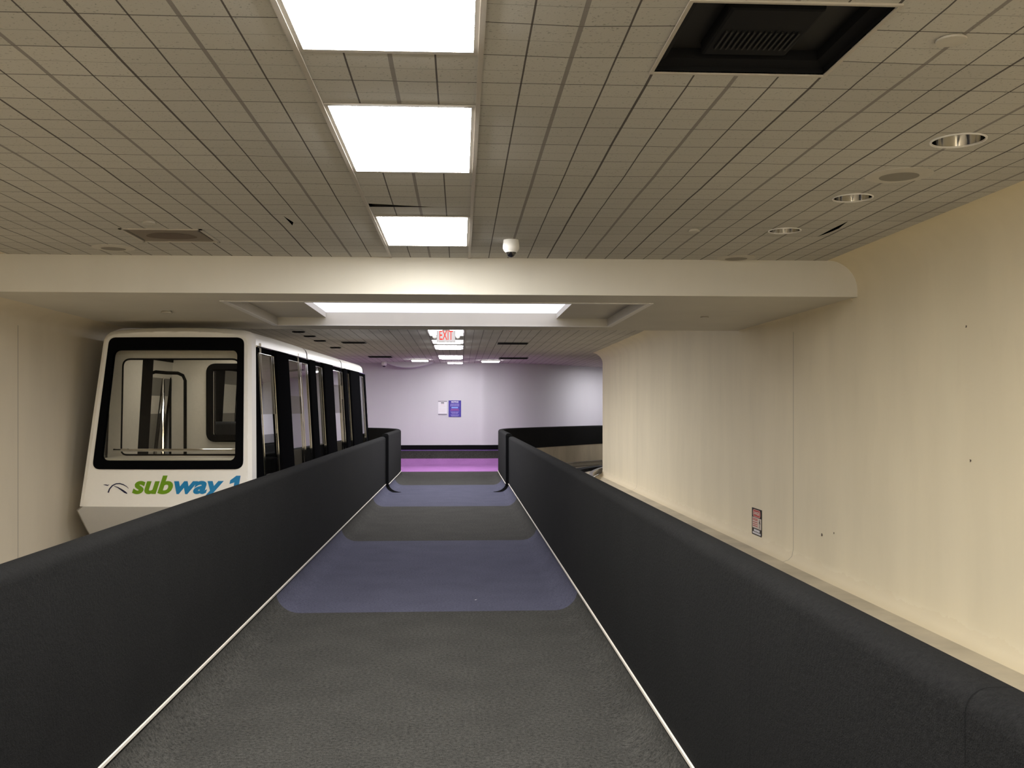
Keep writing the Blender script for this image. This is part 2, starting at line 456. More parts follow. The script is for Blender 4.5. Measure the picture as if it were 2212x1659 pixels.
def wall_prof(x, s, z0, zt, cw=.25, ch=.24):
    """wall face with a base flare and a cove under the ceiling; s points into the room"""
    pr = [(x + s * .10, z0), (x + s * .05, z0 + .015), (x + s * .015, z0 + .05), (x, z0 + .12)]
    for k in range(9):
        t = PI / 2 * k / 8; pr.append((x + s * cw * (1 - math.cos(t)), zt - ch + ch * math.sin(t)))
    return pr
def side_wall(name, x, s, parts, mat, label, end=None):
    bm = B()
    for y0, y1, zt, cw, ch in parts:
        pr = wall_prof(x, s, .03, zt, cw, ch); n = max(1, int((y1 - y0) / 1.5))
        for a, b in zip(yrange(y0, y1, n), yrange(y0, y1, n)[1:]):
            for (xa, za), (xb, zb) in zip(pr, pr[1:]): poly(bm, [(xa, a, za), (xa, b, za), (xb, b, zb), (xb, a, zb)])
        for yy in (y0, y1):       # end faces of the solid
            if yy == y1 or yy == y0:
                poly(bm, [(a, yy, z) for a, z in pr] + [(x - s * .35, yy, pr[-1][1]), (x - s * .35, yy, .03)])
    bmesh.ops.remove_doubles(bm, verts=bm.verts[:], dist=.0005)
    return struct(link(name, bm, mat, smooth=True), label, 'wall')
side_wall('wall_right', WR, -1, [(YB, YBM0 + .1, ZC + .005, .25, .24), (YBM0 + .1, YBM1 - .05, ZSOF + .02, .06, .06), (YBM1 - .05, YWE, ZF + .005, .28, .24)], M['wallr'], 'beige painted concrete wall along the right track with coved top')
side_wall('wall_left', WL, 1, [(YB, YBM0 + .1, ZC + .005, .42, .34), (YBM0 + .1, YBM1 - .05, ZSOF + .02, .42, .13), (YBM1 - .05, 23.0, ZF + .005, .28, .24)], M['walll'], 'beige painted concrete wall along the left track beside the train')
bm = B(); box(bm, WR + .02, 9, YWE - .3, YWE - .001, .03, ZF + .05)
struct(link('wall_east', bm, M['wallr']), 'beige return wall at the end of the right track wall', 'wall')
bm = B(); box(bm, WL - .3, WR + .3, YB - .2, YB, -.1, ZC + .1)
struct(link('wall_back', bm, M['cream']), 'plain wall closing the hall at the back', 'wall')
bm = B(); box(bm, -9, WL - .02, 22.7, 22.999, .03, ZF + .05)
struct(link('wall_west', bm, M['walll']), 'beige return wall at the end of the left track wall', 'wall')
# far wall
bm = B(); prof = [(0, .52), (0, ZF + .02), (-.2, ZF + .02), (-.2, .52)]
sweep(bm, farp, prof, 1)
fw = struct(link('wall_far', bm, M['fwall'], smooth=True), 'pale lavender white curved wall across the end of the walkway', 'wall')
def far_band(name, prof, mat, lab=None):
    bm = B(); sweep(bm, farp, prof, 1, closed=False); o = link(name, bm, mat, fw, smooth=True)
    if lab: o['label'] = lab
    return o
RB = .40
def cv(t0, t1, n=6): return [(RB * (1 - math.sin(t * PI / 2)) + .02, RB * (1 - math.cos(t * PI / 2))) for t in [t0 + (t1 - t0) * k / n for k in range(n + 1)]]
far_band('cove_base', [(.44, 0)] + cv(0, .60), M['purple'], 'purple carpet cove at the foot of the far wall')
far_band('cove_base', cv(.60, .96), M['grey'], 'grey carpet cove band')
far_band('cove_base', cv(.96, 1.0, 2), M['violet'], 'thin violet line above the grey band')
far_band('skirting', [(.02, .40), (.03, .405), (.03, .515), (.0, .525)], M['rubber'], 'black rubber skirting band')
# wall panel joint, lighter panel to the right
# ---------------------------------------------------------------- ceilings
def ceiling(name, x0, x1, y0, y1, z, holes, slivers, label, amp=.007, step=.305, rounds=()):
    xs = {x0, x1}; ys = {y0, y1}
    k = math.ceil((x0 - CX0) / step)
    while CX0 + k * step < x1: xs.add(CX0 + k * step); k += 1
    ystep = ROW * 2; k = math.ceil((y0 - CY0) / ystep)
    while CY0 + k * ystep < y1: ys.add(CY0 + k * ystep); k += 1
    for h in holes: xs |= {h[0], h[1]}; ys |= {h[2], h[3]}
    for s in slivers: xs |= {s[0], s[1]}; ys |= {s[2], s[3]}
    def clean(v):
        v = sorted(v); out = [v[0]]
        for a in v[1:]:
            if a - out[-1] > 1e-5: out.append(a)
        return out
    xs, ys = clean(xs), clean(ys)
    bm = B(); V = {}
    def zz(x, y):
        for h in holes:
            if h[0] - .01 <= x <= h[1] + .01 and h[2] - .01 <= y <= h[3] + .01: return z
        e = min(1, (x - x0) / .3, (x1 - x) / .3, (y - y0) / .3, (y1 - y) / .3)
        return z + e * amp * (noise.noise((x * 1.3, y * 1.1, 3.1)) + .6 * noise.noise((x * 3.7, y * 3.1, 9.1))) - e * amp * .3
    def v(x, y):
        if (x, y) not in V: V[(x, y)] = bm.verts.new((x, y, zz(x, y)))
        return V[(x, y)]
    for xa, xb in zip(xs, xs[1:]):
        for ya, yb in zip(ys, ys[1:]):
            mx, my = (xa + xb) / 2, (ya + yb) / 2
            if any(h[0] < mx < h[1] and h[2] < my < h[3] for h in holes): continue
            cut = next((s for s in slivers if s[0] <= mx <= s[1] and s[2] <= my <= s[3]), None)
            if cut and cut[4] == 'col' and xa > cut[0] + 1e-4: cut = None
            if cut:
                if cut[4] == 'row' and yb < cut[3] - 1e-4: pts = [(xa, ya), (xb, ya), (xb, yb), (xa, yb)]
                elif cut[4] == 'row':       # opening along the far edge, widest at the left end of the whole sliver
                    u0 = 1 - (xa - cut[0]) / (cut[1] - cut[0]); u1 = 1 - (xb - cut[0]) / (cut[1] - cut[0])
                    g = cut[5]
                    pts = [(xa, ya), (xb, ya), (xb, yb - g * u1), (xa, yb - g * u0)]
                else:                     # opening along the left edge, bulging in the middle
                    sn = lambda y: math.sin(PI * (y - cut[2]) / (cut[3] - cut[2]))
                    g = cut[5]
                    pts = [(xa + g * sn(ya), ya), (xb, ya), (xb, yb), (xa + g * sn(yb), yb)]
                vs = [v(*p) for p in pts]
                vs = [q for i, q in enumerate(vs) if q not in vs[:i]]
                if len(vs) > 2: bm.faces.new(vs)
            else:
                bm.faces.new((v(xa, ya), v(xb, ya), v(xb, yb), v(xa, yb)))
    for cx, cy, hs, r in rounds:
        sq = [(cx - hs, cy - hs), (cx + hs, cy - hs), (cx + hs, cy + hs), (cx - hs, cy + hs)]
        ang = [PI / 4 + 2 * PI * k / 32 for k in range(32)]
        outer = [bm.verts.new((*hit(sq, a, Vector((cx, cy))), z)) for a in ang]; inner = [bm.verts.new((cx + r * math.cos(a), cy + r * math.sin(a), z)) for a in ang]
        for k in range(32): bm.faces.new((outer[k], outer[(k + 1) % 32], inner[(k + 1) % 32], inner[k]))
    return struct(link(name, bm, M['tile'], smooth=True), label, 'ceiling')

LX0, LX1 = CX0 - 4 * COL, CX0
LIT = [(2.168, 3.26), (3.806, 4.898), (5.99, 7.08), (.53, 1.622), (-1.654, -.562), (-3.29, -2.2)]
opening = on_z(1420, 147, ZC), on_z(1782, 147, ZC)
BX0 = CX0 + 4 * COL; BX1 = BX0 + 4 * COL; BY1 = 3.395; BY0 = 2.80
down = [(on_z(2070, 303, ZC), .118), (on_z(1842, 427, ZC), .112), (on_z(1695, 498, ZC), .108)]
rg = (on_z(255, 493, ZC), on_z(437, 496, ZC), on_z(483, 523, ZC), on_z(310, 521, ZC))
RX0, RX1, RY0, RY1 = rg[0].x, rg[1].x, rg[0].y, rg[2].y
holes = [(LX0, LX1, a, b) for a, b in LIT] + [(BX0, BX1, BY0, BY1), (RX0, RX1, RY0, RY1)]
holes += [(CX0 + COL * k, CX0 + COL * (k + 4), -5.2, -4.0) for k in (-20, -12, 4, 12)]
rounds = [(p.x, p.y, r * 1.03, r * .97) for p, r in down]
holes += [(p.x - r * 1.03, p.x + r * 1.03, p.y - r * 1.03, p.y + r * 1.03) for p, r in down]
s1 = on_z(798, 432, ZC); s2 = on_z(612, 466, ZC); s3 = on_z(1765, 510, ZC); s3b = on_z(1826, 484, ZC)
slivers = [(LX0, LX0 + 2.6 * COL, CY0 + ROW * 16, CY0 + ROW * 18 - .0, 'row', .095),
           (s2.x, s2.x + .1, s2.y, s2.y + .32, 'col', .028),
           (s3.x, s3.x + .1, s3b.y - .1, s3.y, 'col', .035)]
ceiling('ceiling', WL + .42, WR - .25, YB, YBM0 + .02, ZC, holes, slivers, 'dirty grey acoustic tile ceiling with scored grid over the near hall', rounds=rounds)

def ceiling_light(label, y0, y1, z, mat='lamp', x0=LX0, x1=LX1, group='square ceiling light panels', frame=.024):
    t = thing('ceiling_light', label, 'ceiling light', ((x0 + x1) / 2, (y0 + y1) / 2, z), 0, group)
    w, h = (x1 - x0) / 2 - .001, (y1 - y0) / 2 - .001
    bm = B()
    for a, b, c, d in ((-w, w, -h, -h + frame), (-w, w, h - frame, h), (-w, -w + frame, -h + frame, h - frame), (w - frame, w, -h + frame, h - frame)):
        box(bm, a, b, c, d, -.004, .012)
    for a, b, c, d in ((-w, w, -h, -h + .006), (-w, w, h - .006, h), (-w, -w + .006, -h, h), (w - .006, w, -h, h)):
        box(bm, a, b, c, d, .012, .1)
    box(bm, -w, w, -h, h, .1, .105)
    link('frame', bm, M['metal_trim'], t)
    bm = B()                          # lens: a shallow pyramid bulging below the frame
    a, b = w - frame, h - frame
    i, j = a * .62, b * .62
    o_ = [(-a, -b, -.003), (a, -b, -.003), (a, b, -.003), (-a, b, -.003)]; n_ = [(-i, -j, -.026), (i, -j, -.026), (i, j, -.026), (-i, j, -.026)]
    for k in range(4): poly(bm, [o_[k], o_[(k + 1) % 4], n_[(k + 1) % 4], n_[k]])
    poly(bm, n_)
    link('diffuser', bm, M[mat], t)
    return t
bm = B()
for x in (LX0, LX1): box(bm, x - .009, x + .009, YB, YBM0, ZC - .007, ZC + .004)
o = link('ceiling_tee', bm, M['metal_trim'], bpy.data.objects['ceiling']); o['label'] = 'light grey metal runners either side of the lit panels'
labs = ['nearest lit ceiling panel, cut off by the top edge of the photo', 'lit ceiling panel second from the viewer, with bowed far frame', 'lit ceiling panel in front of the cream beam, left of the dome camera',
        'lit ceiling panel over the walkway just above the viewer', 'lit ceiling panel over the walkway close behind the viewer', 'lit ceiling panel over the walkway farthest behind the viewer']
for (a, b), lab in zip(LIT, labs): ceiling_light(lab, a, b, ZC, 'lampn' if a > 5 else 'lamp', group='ceiling light panels over the near walkway')
BACK_FILL = [(CX0 + COL * k, CX0 + COL * (k + 4), lab) for k, lab in ((-20, 'added fill ceiling panel by the back wall, over the left track'), (-12, 'added fill ceiling panel by the back wall, left of the walkway'), (4, 'added fill ceiling panel by the back wall, right of the walkway'), (12, 'added fill ceiling panel by the back wall, over the right track'))]  # unseen panels added behind the viewer as fill for train front and walls
for a, b, lab in BACK_FILL: ceiling_light(lab, -5.2, -4.0, ZC, 'lampb', x0=a, x1=b, group='added fill light panels by the back wall')

# open air-duct bay in the ceiling
t = thing('air_duct_opening', 'open black duct bay in the ceiling with louvred unit inside, tile missing', 'ceiling vent', ((BX0 + BX1) / 2, (BY0 + BY1) / 2, ZC))
w, h = (BX1 - BX0) / 2, (BY1 - BY0) / 2
bm = B(); D = .42
for k in range(4):
    c = [(-w, -h), (w, -h), (w, h), (-w, h)]
    (xa, ya), (xb, yb) = c[k], c[(k + 1) % 4]
    poly(bm, [(xa, ya, 0), (xb, yb, 0), (xb, yb, D), (xa, ya, D)])
poly(bm, [(-w, -h, D), (w, -h, D), (w, h, D), (-w, h, D)])
link('housing', bm, M['dark'], t)
bm = B()
for k in range(4):
    c = [(-w, -h), (w, -h), (w, h), (-w, h)]; c2 = [(x * .88, y * .86) for x, y in c]
    poly(bm, [(*c[k], .02), (*c[(k + 1) % 4], .02), (*c2[(k + 1) % 4], .035), (*c2[k], .035)])
    poly(bm, [(*c2[k], .035), (*c2[(k + 1) % 4], .035), (*c2[(k + 1) % 4], .07), (*c2[k], .07)])
link('inner_flange', bm, M['dark'], t)
bm = B()
for a, b, c, d in ((-w * .88, -w * .52, -h * .86, h * .86), (w * .46, w * .88, -h * .86, h * .86), (-w * .52, w * .46, -h * .86, -h * .6), (-w * .52, w * .46, h * .7, h * .86)):
    box(bm, a, b, c, d, .07, .085)
link('duct_plate', bm, M['duct'], t)
bm = B(); rbox(bm, -w * .52, w * .46, -h * .60, h * .72, .03, .2, .012)
lo = link('louvre_unit', bm, M['dark'], t)
bm = B()
for k in range(14):
    x = -w * .42 + k * w * .78 / 13
    box(bm, x, x + .006, -h * .02, h * .48, .024, .034)
link('louvre_blades', bm, M['duct'], lo)
bm = B()
for a, b, c, d in ((-w, w, -h - .012, -h), (-w, w, h, h + .012), (-w - .012, -w, -h - .012, h + .012), (w, w + .012, -h - .012, h + .012)): box(bm, a, b, c, d, -.006, .004)
link('ceiling_tee', bm, M['metal_trim'], t)

# stained return-air plate at left
t = thing('air_diffuser', 'brown stained square air diffuser in the ceiling above the train', 'ceiling vent', ((RX0 + RX1) / 2, (RY0 + RY1) / 2, ZC))
w, h = (RX1 - RX0) / 2, (RY1 - RY0) / 2
bm = B()
for a, b, c, d in ((-w, w, -h, -h + .02), (-w, w, h - .02, h), (-w, -w + .02, -h, h), (w - .02, w, -h, h)): box(bm, a, b, c, d, -.006, .05)
box(bm, -w, w, -h, h, .05, .055)
link('frame', bm, M['metal_trim'], t)
bm = B(); rbox(bm, -w + .035, w - .035, -h + .035, h - .035, -.004, .02, .01)
pn = link('plate', bm, M['stain'], t)
bm = B(); pts = [(w * .62 * math.cos(a) * (1 + .06 * math.sin(3 * a)), h * .5 * math.sin(a), -.0055) for a in [2 * PI * k / 28 for k in range(28)]]; poly(bm, pts)
so = link('stain', bm, M['stain2'], pn); so['label'] = 'dark brown oval stain'

def downlight(p, r, lab):
    t = thing('recessed_downlight', lab, 'downlight', p, 0, 'unlit chrome downlights by the right wall')
    bm = B(); lathe(bm, [(r, .0), (r, -.003), (r * .985, -.005), (r * .93, -.005), (r * .92, .0), (r * .93, .006)], 40)
    link('trim_ring', bm, M['white_trim'], t, smooth=True)
    bm = B(); lathe(bm, [(r * .925, -.003), (r * .90, .05), (r * .82, .10), (r * .66, .15), (r * .42, .185), (.004, .195)], 40, cap1=True)
    link('reflector', bm, M['chrome'], t, smooth=True)
for (p, r), lab in zip(down, ('nearest and largest unlit chrome downlight, near the right edge of the photo', 'middle unlit chrome downlight, just beyond the larger ceiling speaker', 'farthest unlit chrome downlight, nearest the cream beam')): downlight(p, r, lab)

def speaker(px, py, z, ri, ro, lab):
    p = on_z(px, py, z)
    t = thing('ceiling_speaker', lab, 'ceiling speaker', p, 0, 'round ceiling speakers')
    bm = B(); lathe(bm, [(ro, .0), (ro * .99, -.006), (ri * 1.05, -.014), (ri, -.012)], 40); link('baffle', bm, M['disc'], t, smooth=True)
    bm = B(); lathe(bm, [(ri, -.012), (ri * .7, -.013), (.003, -.0135)], 40, cap1=True); link('grille', bm, M['grille'], t, smooth=True)
speaker(1942, 377, ZC, .096, .165, 'round ceiling speaker between the two nearest downlights')
speaker(1590, 556, ZC, .086, .15, 'round ceiling speaker touching the cream beam at right')
speaker(245, 534, ZC, .086, .15, 'round ceiling speaker above the train beside the stained diffuser')
def cap(px, py, z, r, lab, dz=.016):
    bm = B(); lathe(bm, [(r * .6, .014), (r * .8, .002), (r, -dz * .5), (r, -dz), (.002, -dz * 1.06)], 28, cap1=True, cap0=True)
    o = link('sprinkler_cap', bm, M['disc'], smooth=True); o.location = on_z(px, py, z); tag(o, lab, 'sprinkler cap', 'flat ceiling cover discs')
cap(2055, 82, ZC, .047, 'flat round cover disc at upper right, nearer than the downlights', .012)
cap(1500, 495, ZC, .036, 'small round cover disc left of the farthest downlight')
cap(322, 478, ZC, .04, 'small round cover disc just in front of the stained diffuser')
cap(1522, 684, ZSOF, .04, 'small cover disc under the soffit right of the skylight', .01)
cap(360, 672, ZSOF, .05, 'small cover disc under the soffit above the train', .02)

def dome_camera(p, lab, s=1.):
    t = thing('security_camera', lab, 'security camera', p)
    bm = B(); lathe(bm, [(.052 * s, .014), (.054 * s, -.01 * s), (.058 * s, -.04 * s), (.058 * s, -.058 * s), (.05 * s, -.075 * s), (.04 * s, -.084 * s)], 32, cap0=True); link('housing', bm, M['plastic'], t, smooth=True)
    bm = B(); lathe(bm, [(.037 * s, -.078 * s), (.036 * s, -.092 * s), (.028 * s, -.108 * s), (.014 * s, -.118 * s), (.001, -.12 * s)], 28, cap0=True, cap1=True); link('dome', bm, M['lens'], t, smooth=True)
    bm = B(); lathe(bm, [(.041 * s, -.080 * s), (.041 * s, -.086 * s), (.037 * s, -.086 * s), (.037 * s, -.080 * s)], 28); link('ring', bm, M['plastic'], t, smooth=True)
dome_camera(on_z(1104, 519, ZC), 'white dome security camera under the tiles in front of the cream beam')
dome_camera(on_z(832, 783, ZF) + Vector((0, -.35, 0)), 'tiny dark dome camera above the far lavender wall', 1.2)

# ---------------------------------------------------------------- cream beam and soffit with skylight recess
bm = B()
x0, x1 = WL - .02, WR + .02
SX0, SX1, SY0, SY1 = -1.94, 1.58, 8.2, 10.42
WX0, WX1, WY0 = -1.43, 1.03, 8.55
ZR, ZW = CAMZ + .985, CAMZ + 1.045
def q(a, b, c, d): poly(bm, [a, b, c, d])
q((x0, YBM0, ZSOF), (x1, YBM0, ZSOF), (x1, YBM0, ZC + .1), (x0, YBM0, ZC + .1))
q((x0, YBM1, ZSOF), (x1, YBM1, ZSOF), (x1, YBM1, ZF + .1), (x0, YBM1, ZF + .1))
for a, b, c, d in ((x0, x1, YBM0, SY0), (x0, x1, SY1, YBM1), (x0, SX0, SY0, SY1), (SX1, x1, SY0, SY1)): q((a, c, ZSOF), (b, c, ZSOF), (b, d, ZSOF), (a, d, ZSOF))
R4 = [(SX0, SY0), (SX1, SY0), (SX1, SY1), (SX0, SY1)]
for k in range(4): q((*R4[k], ZSOF), (*R4[(k + 1) % 4], ZSOF), (*R4[(k + 1) % 4], ZR), (*R4[k], ZR))
for a, b, c, d in ((SX0, WX0, SY0, SY1), (WX1, SX1, SY0, SY1), (WX0, WX1, SY0, WY0)): q((a, c, ZR), (b, c, ZR), (b, d, ZR), (a, d, ZR))
W4 = [(WX0, WY0), (WX1, WY0), (WX1, SY1), (WX0, SY1)]
for k in range(4): q((*W4[k], ZR), (*W4[(k + 1) % 4], ZR), (*W4[(k + 1) % 4], ZW), (*W4[k], ZW))
q((x0, YBM0, ZC + .1), (x1, YBM0, ZC + .1), (x1, YBM1, ZF + .1), (x0, YBM1, ZF + .1))
bmesh.ops.remove_doubles(bm, verts=bm.verts[:], dist=.0005)
bme = struct(link('beam', bm, M['cream'], recalc=True), 'wide cream painted beam crossing the hall above the train', 'beam')
bm = B()
for a, b, c, d in ((SX0 - .05, SX0 + .004, SY0 - .05, SY1 + .05), (SX1 - .004, SX1 + .05, SY0 - .05, SY1 + .05), (SX0, SX1, SY0 - .05, SY0 + .004), (SX0, SX1, SY1 - .004, SY1 + .05)):
    box(bm, a, b, c, d, ZSOF - .006, ZSOF + .0)
link('recess_trim', bm, M['white_trim'], bme)
t = thing('skylight_panel', 'glowing white light well recessed in the soffit behind the beam', 'skylight', ((WX0 + WX1) / 2, (WY0 + SY1) / 2, ZW - .004))
bm = B(); w, h = (WX1 - WX0) / 2 - .002, (SY1 - WY0) / 2 - .002
poly(bm, [(-w, -h, 0), (w, -h, 0), (w, h, 0), (-w, h, 0)])
link('diffuser', bm, M['well'], t)

# ---------------------------------------------------------------- far ceiling and its fittings
FL = [(11.55, 12.65), (13.45, 14.55), (15.5, 16.7), (17.75, 18.67), (19.2, 20.4), (22.8, 24.3)]  # first two: unseen extra panels, added to brighten the floor below
CL = [((888, 778.5), (925, 778.5), .16), ((1040, 781), (1080, 781), .18)]
fholes = [(LX0, LX1, a, b) for a, b in FL]
ceiling('ceiling_far', -9, 9, YBM1 - .02, 32, ZF, fholes, [], 'grey acoustic tile ceiling beyond the beam over the landing', .004, .61)
fl = ['added lit ceiling panel hidden just behind the cream soffit', 'added lit ceiling panel hidden behind the soffit, second from it', 'lit ceiling panel directly behind the exit sign', 'lit ceiling panel just beyond the exit sign', 'lit ceiling panel third beyond the soffit, past the exit sign', 'last lit ceiling panel of the row before the far wall']
for (a, b), lab in zip(FL, fl): ceiling_light(lab, a, b, ZF, 'lampm' if a < 15 else 'lampc', group='ceiling light panels beyond the beam')
def strip_light(x0, x1, y0, y1, lab):
    t = thing('strip_light', lab, 'ceiling light', ((x0 + x1) / 2, (y0 + y1) / 2, ZF), 0, 'surface lights before the far wall')
    w, h = (x1 - x0) / 2, (y1 - y0) / 2
    bm = B(); box(bm, -w, w, -h, h, -.03, .0); link('housing', bm, M['white_trim'], t)
    bm = B(); box(bm, -w + .015, w - .015, -h + .01, h - .01, -.05, -.03); link('diffuser', bm, M['lampc'], t)
def flat_light(pxa, pxb, py, lab, dy=.3):
    a = on_z(pxa, py, ZF - .05); b = on_z(pxb, py, ZF - .05); strip_light(a.x, b.x, a.y, a.y + dy, lab)
flat_light(888, 925, 780, 'small bright ceiling light left of the light row, near the far wall')
flat_light(1040, 1080, 781.5, 'small bright ceiling light right of the light row, near the far wall')
flat_light(966, 1000, 785, 'small bright ceiling light in the middle, closest to the far wall', .15)
strip_light(4.45, 5.7, 27.2, 27.7, 'ceiling light over the cross corridor hidden by the right wall')
strip_light(-5.6, -4.3, 25.6, 26.0, 'ceiling light over the cross corridor hidden by the train')
def slot(px0, px1, py, lab, dy=.16, mat='dark'):
    a = on_z(px0, py, ZF); b = on_z(px1, py, ZF)
    t = thing('slot_vent', lab, 'ceiling vent', ((a.x + b.x) / 2, a.y, ZF - .012), 0, 'dark slot vents in the far ceiling')
    w = (b.x - a.x) / 2
    bm = B(); box(bm, -w, w, -dy / 2, dy / 2, -.006, .006); f_ = link('frame', bm, M[mat], t)
    bm = B()
    for k in range(3): box(bm, -w + .02, w - .02, -dy / 2 + .02 + k * dy * .3, -dy / 2 + .03 + k * dy * .3, -.012, -.006)
    link('blade', bm, M['duct'], t)
slot(1075, 1140, 741, 'dark slot vent right of the exit sign', .36)
slot(739, 790, 739, 'dark slot vent left of the exit sign, above the last train car', .3, 'duct')
slot(797, 846, 770, 'dark slot vent left of the far end of the light row', .5)
slot(1078, 1140, 773, 'dark slot vent right of the far end of the light row', .5)
slot(632, 658, 715.5, 'small dark vent in the far ceiling nearest the train front', .1)
slot(657, 681, 725, 'small dark vent in the far ceiling, second from the train front', .12)
slot(679, 703, 735, 'small dark vent in the far ceiling, third from the train front', .14)
slot(714, 736, 750, 'small dark vent in the far ceiling, fourth from the train front', .18)

# curved drop of the far wall's top edge
bm = B(); a = on_y(832, 784, 26.1); b = on_y(935, 784, 26.1); pts = []
n = 16
for k in range(n + 1):
    u = k / n; x = a.x + (b.x - a.x) * u; d = .15 * math.sin(PI * u) ** .8
    pts.append((x, ZF - d))
for (xa, za), (xb, zb) in zip(pts, pts[1:]):
    poly(bm, [(xa, 25.9, za), (xb, 25.9, zb), (xb, 26.52, zb), (xa, 26.52, za)])
    poly(bm, [(xa, 25.9, za), (xb, 25.9, zb), (xb, 25.9, ZF + .01), (xa, 25.9, ZF + .01)])
struct(link('trim_1', bm, M['fwall'], smooth=True), 'shallow curved bulge under the ceiling at the left of the far wall', 'trim')

# ---------------------------------------------------------------- exit sign
EY = 15.25
a = on_y(943, 714, EY); b = on_y(984, 739.5, EY); cx_ = (a.x + b.x) / 2
t = thing('exit_sign', 'white exit sign with red letters and two lamp heads under the far ceiling', 'exit sign', (cx_, EY, ZF))
w = (b.x - a.x) / 2; zt_, zb_ = a.z - ZF, b.z - ZF
bm = B(); rbox(bm, -w, w, -.03, .03, zb_, zt_, .008); hs = link('housing', bm, M['plastic'], t)
bm = B(); box(bm, -.06, .06, -.025, .025, zt_ - .002, .0); link('mount', bm, M['plastic'], t)
text_mesh('lettering', 'EXIT', .212, M['exit'], hs, lambda u, v, q_: Vector((u, -.0335 - q_, zb_ + .036 + v)), offset=.0015, sx=.50)
bm = B(); box(bm, -w + .012, w - .012, -.0325, -.029, zb_ + .012, zt_ - .004); link('face', bm, M['exitface'], hs)
hs.children[0]['label'] = 'red EXIT lettering'
for s, px in ((-1, 939), (1, 989)):
    c = on_y(px, 727, EY); x = c.x - cx_
    bm = B(); tube(bm, [(x, .03, c.z - ZF), (x, -.01, c.z - ZF), (x, -.035, c.z - ZF)], [.022, .034, .036], 16); lh = link('lamp_head', bm, M['plastic'], t, smooth=True)
    bm = B(); tube(bm, [(x, -.034, c.z - ZF), (x, -.039, c.z - ZF)], .03, 16); link('lens', bm, M['bulb'], lh)
    bm = B(); tube(bm, [(x, .0, c.z - ZF), (s * (w - .005), .0, c.z - ZF)], .01, 8); link('bracket', bm, M['plastic'], lh)

# ---------------------------------------------------------------- notices on the far wall
def wall_sign(name, lab, cat, px0, px1, py0, py1, Y, mat, th=.006):
    a = on_y(px0, py0, Y); b = on_y(px1, py1, Y)
    t = thing(name, lab, cat, ((a.x + b.x) / 2, Y, (a.z + b.z) / 2)); W, H = b.x - a.x, a.z - b.z
    bm = B(); box(bm, -W / 2, W / 2, -th, 0, -H / 2, H / 2); p = link('panel', bm, mat, t)
    return t, p, W, H
def bar(p, name, mat, x0, x1, z0, z1, th):
    bm = B(); box(bm, x0, x1, -th - .0015, -th, z0, z1); return link(name, bm, mat, p)
YS = 26.49
t, p, W, H = wall_sign('notice_sign', 'blue notice sign with white heading on the far lavender wall', 'sign', 969, 996, 865, 900.5, YS, M['signblue'])
zt = lambda f_: H / 2 - f_ * H
def tline(body, f_, size, mat, sx=1., off=0.):
    return text_mesh('text_line', body, size, mat, p, lambda u, v, q_: Vector((u, -.0072 - q_, zt(f_) + v)), offset=off, sx=sx, extrude=.0006)
tline('NOTICE', .135, H * .13, M['signwhite'], .92, .002)
def scribble(p, x0, x1, z0, z1, mat, th, seed, n=None):
    """small print too fine to read: a row of word-long dashes"""
    r = random.Random(seed); bm = B(); x = x0
    while x < x1 - .004:
        wd = r.uniform(.012, .035); e = min(x + wd, x1)
        box(bm, x, e, -th - .0012, -th, z0, z1); x = e + .006
    return link('text_line', bm, mat, p)
k = 0
for f0, hw, mat in ((.20, .33, 'signlav'), (.245, .36, 'signlav'), (.29, .36, 'signlav'), (.335, .37, 'signlav'), (.52, .31, 'signpink'), (.565, .29, 'signpink'), (.61, .37, 'signpink'), (.69, .33, 'signlav'), (.735, .30, 'signlav'), (.78, .25, 'signlav'), (.86, .33, 'signlav'), (.905, .31, 'signlav'), (.95, .27, 'signlav')):
    k += 1; scribble(p, -W * hw, W * hw, zt(f0 + .022), zt(f0 - .008), M[mat], .006, k)
bar(p, 'heading_bar', M['signsky'], -W * .27, W * .26, zt(.48), zt(.395), .006)
t, p, W, H = wall_sign('paper_notice', 'white paper notice with grey bars, left of the blue notice sign', 'notice', 946.5, 965.5, 866, 896, YS, M['paper'], .003)
zt = lambda f_: H / 2 - f_ * H
bar(p, 'holder_bar', M['signgrey'], -W / 2, W / 2, zt(.065), zt(0), .003); bar(p, 'holder_bar', M['signgrey'], -W / 2, W / 2, zt(1), zt(.93), .003)
bar(p, 'heading_bar', M['signblack'], -W * .18, W * .17, zt(.175), zt(.115), .003)
bar(p, 'heading_bar', M['pinkline'], -W * .17, W * .16, zt(.27), zt(.24), .003)
for k, f0 in enumerate((.34, .42, .55, .63, .70, .77)): scribble(p, -W * .34, W * .33, zt(f0 + .012), zt(f0), M['signcream'], .003, 40 + k)

# ---------------------------------------------------------------- danger sign on the right wall
a = on_x(1625, 1095, WR); b = on_x(1646, 1152, WR)
yc = (a.y + b.y) / 2; Wd = a.y - b.y
zt_, zb_ = on_x(1635.5, 1099, WR).z, on_x(1635.5, 1157, WR).z; Hd = zt_ - zb_
t = thing('danger_sign', 'black white and red danger sign low on the beige right wall', 'sign', (WR, yc, (zt_ + zb_) / 2), -PI / 2)
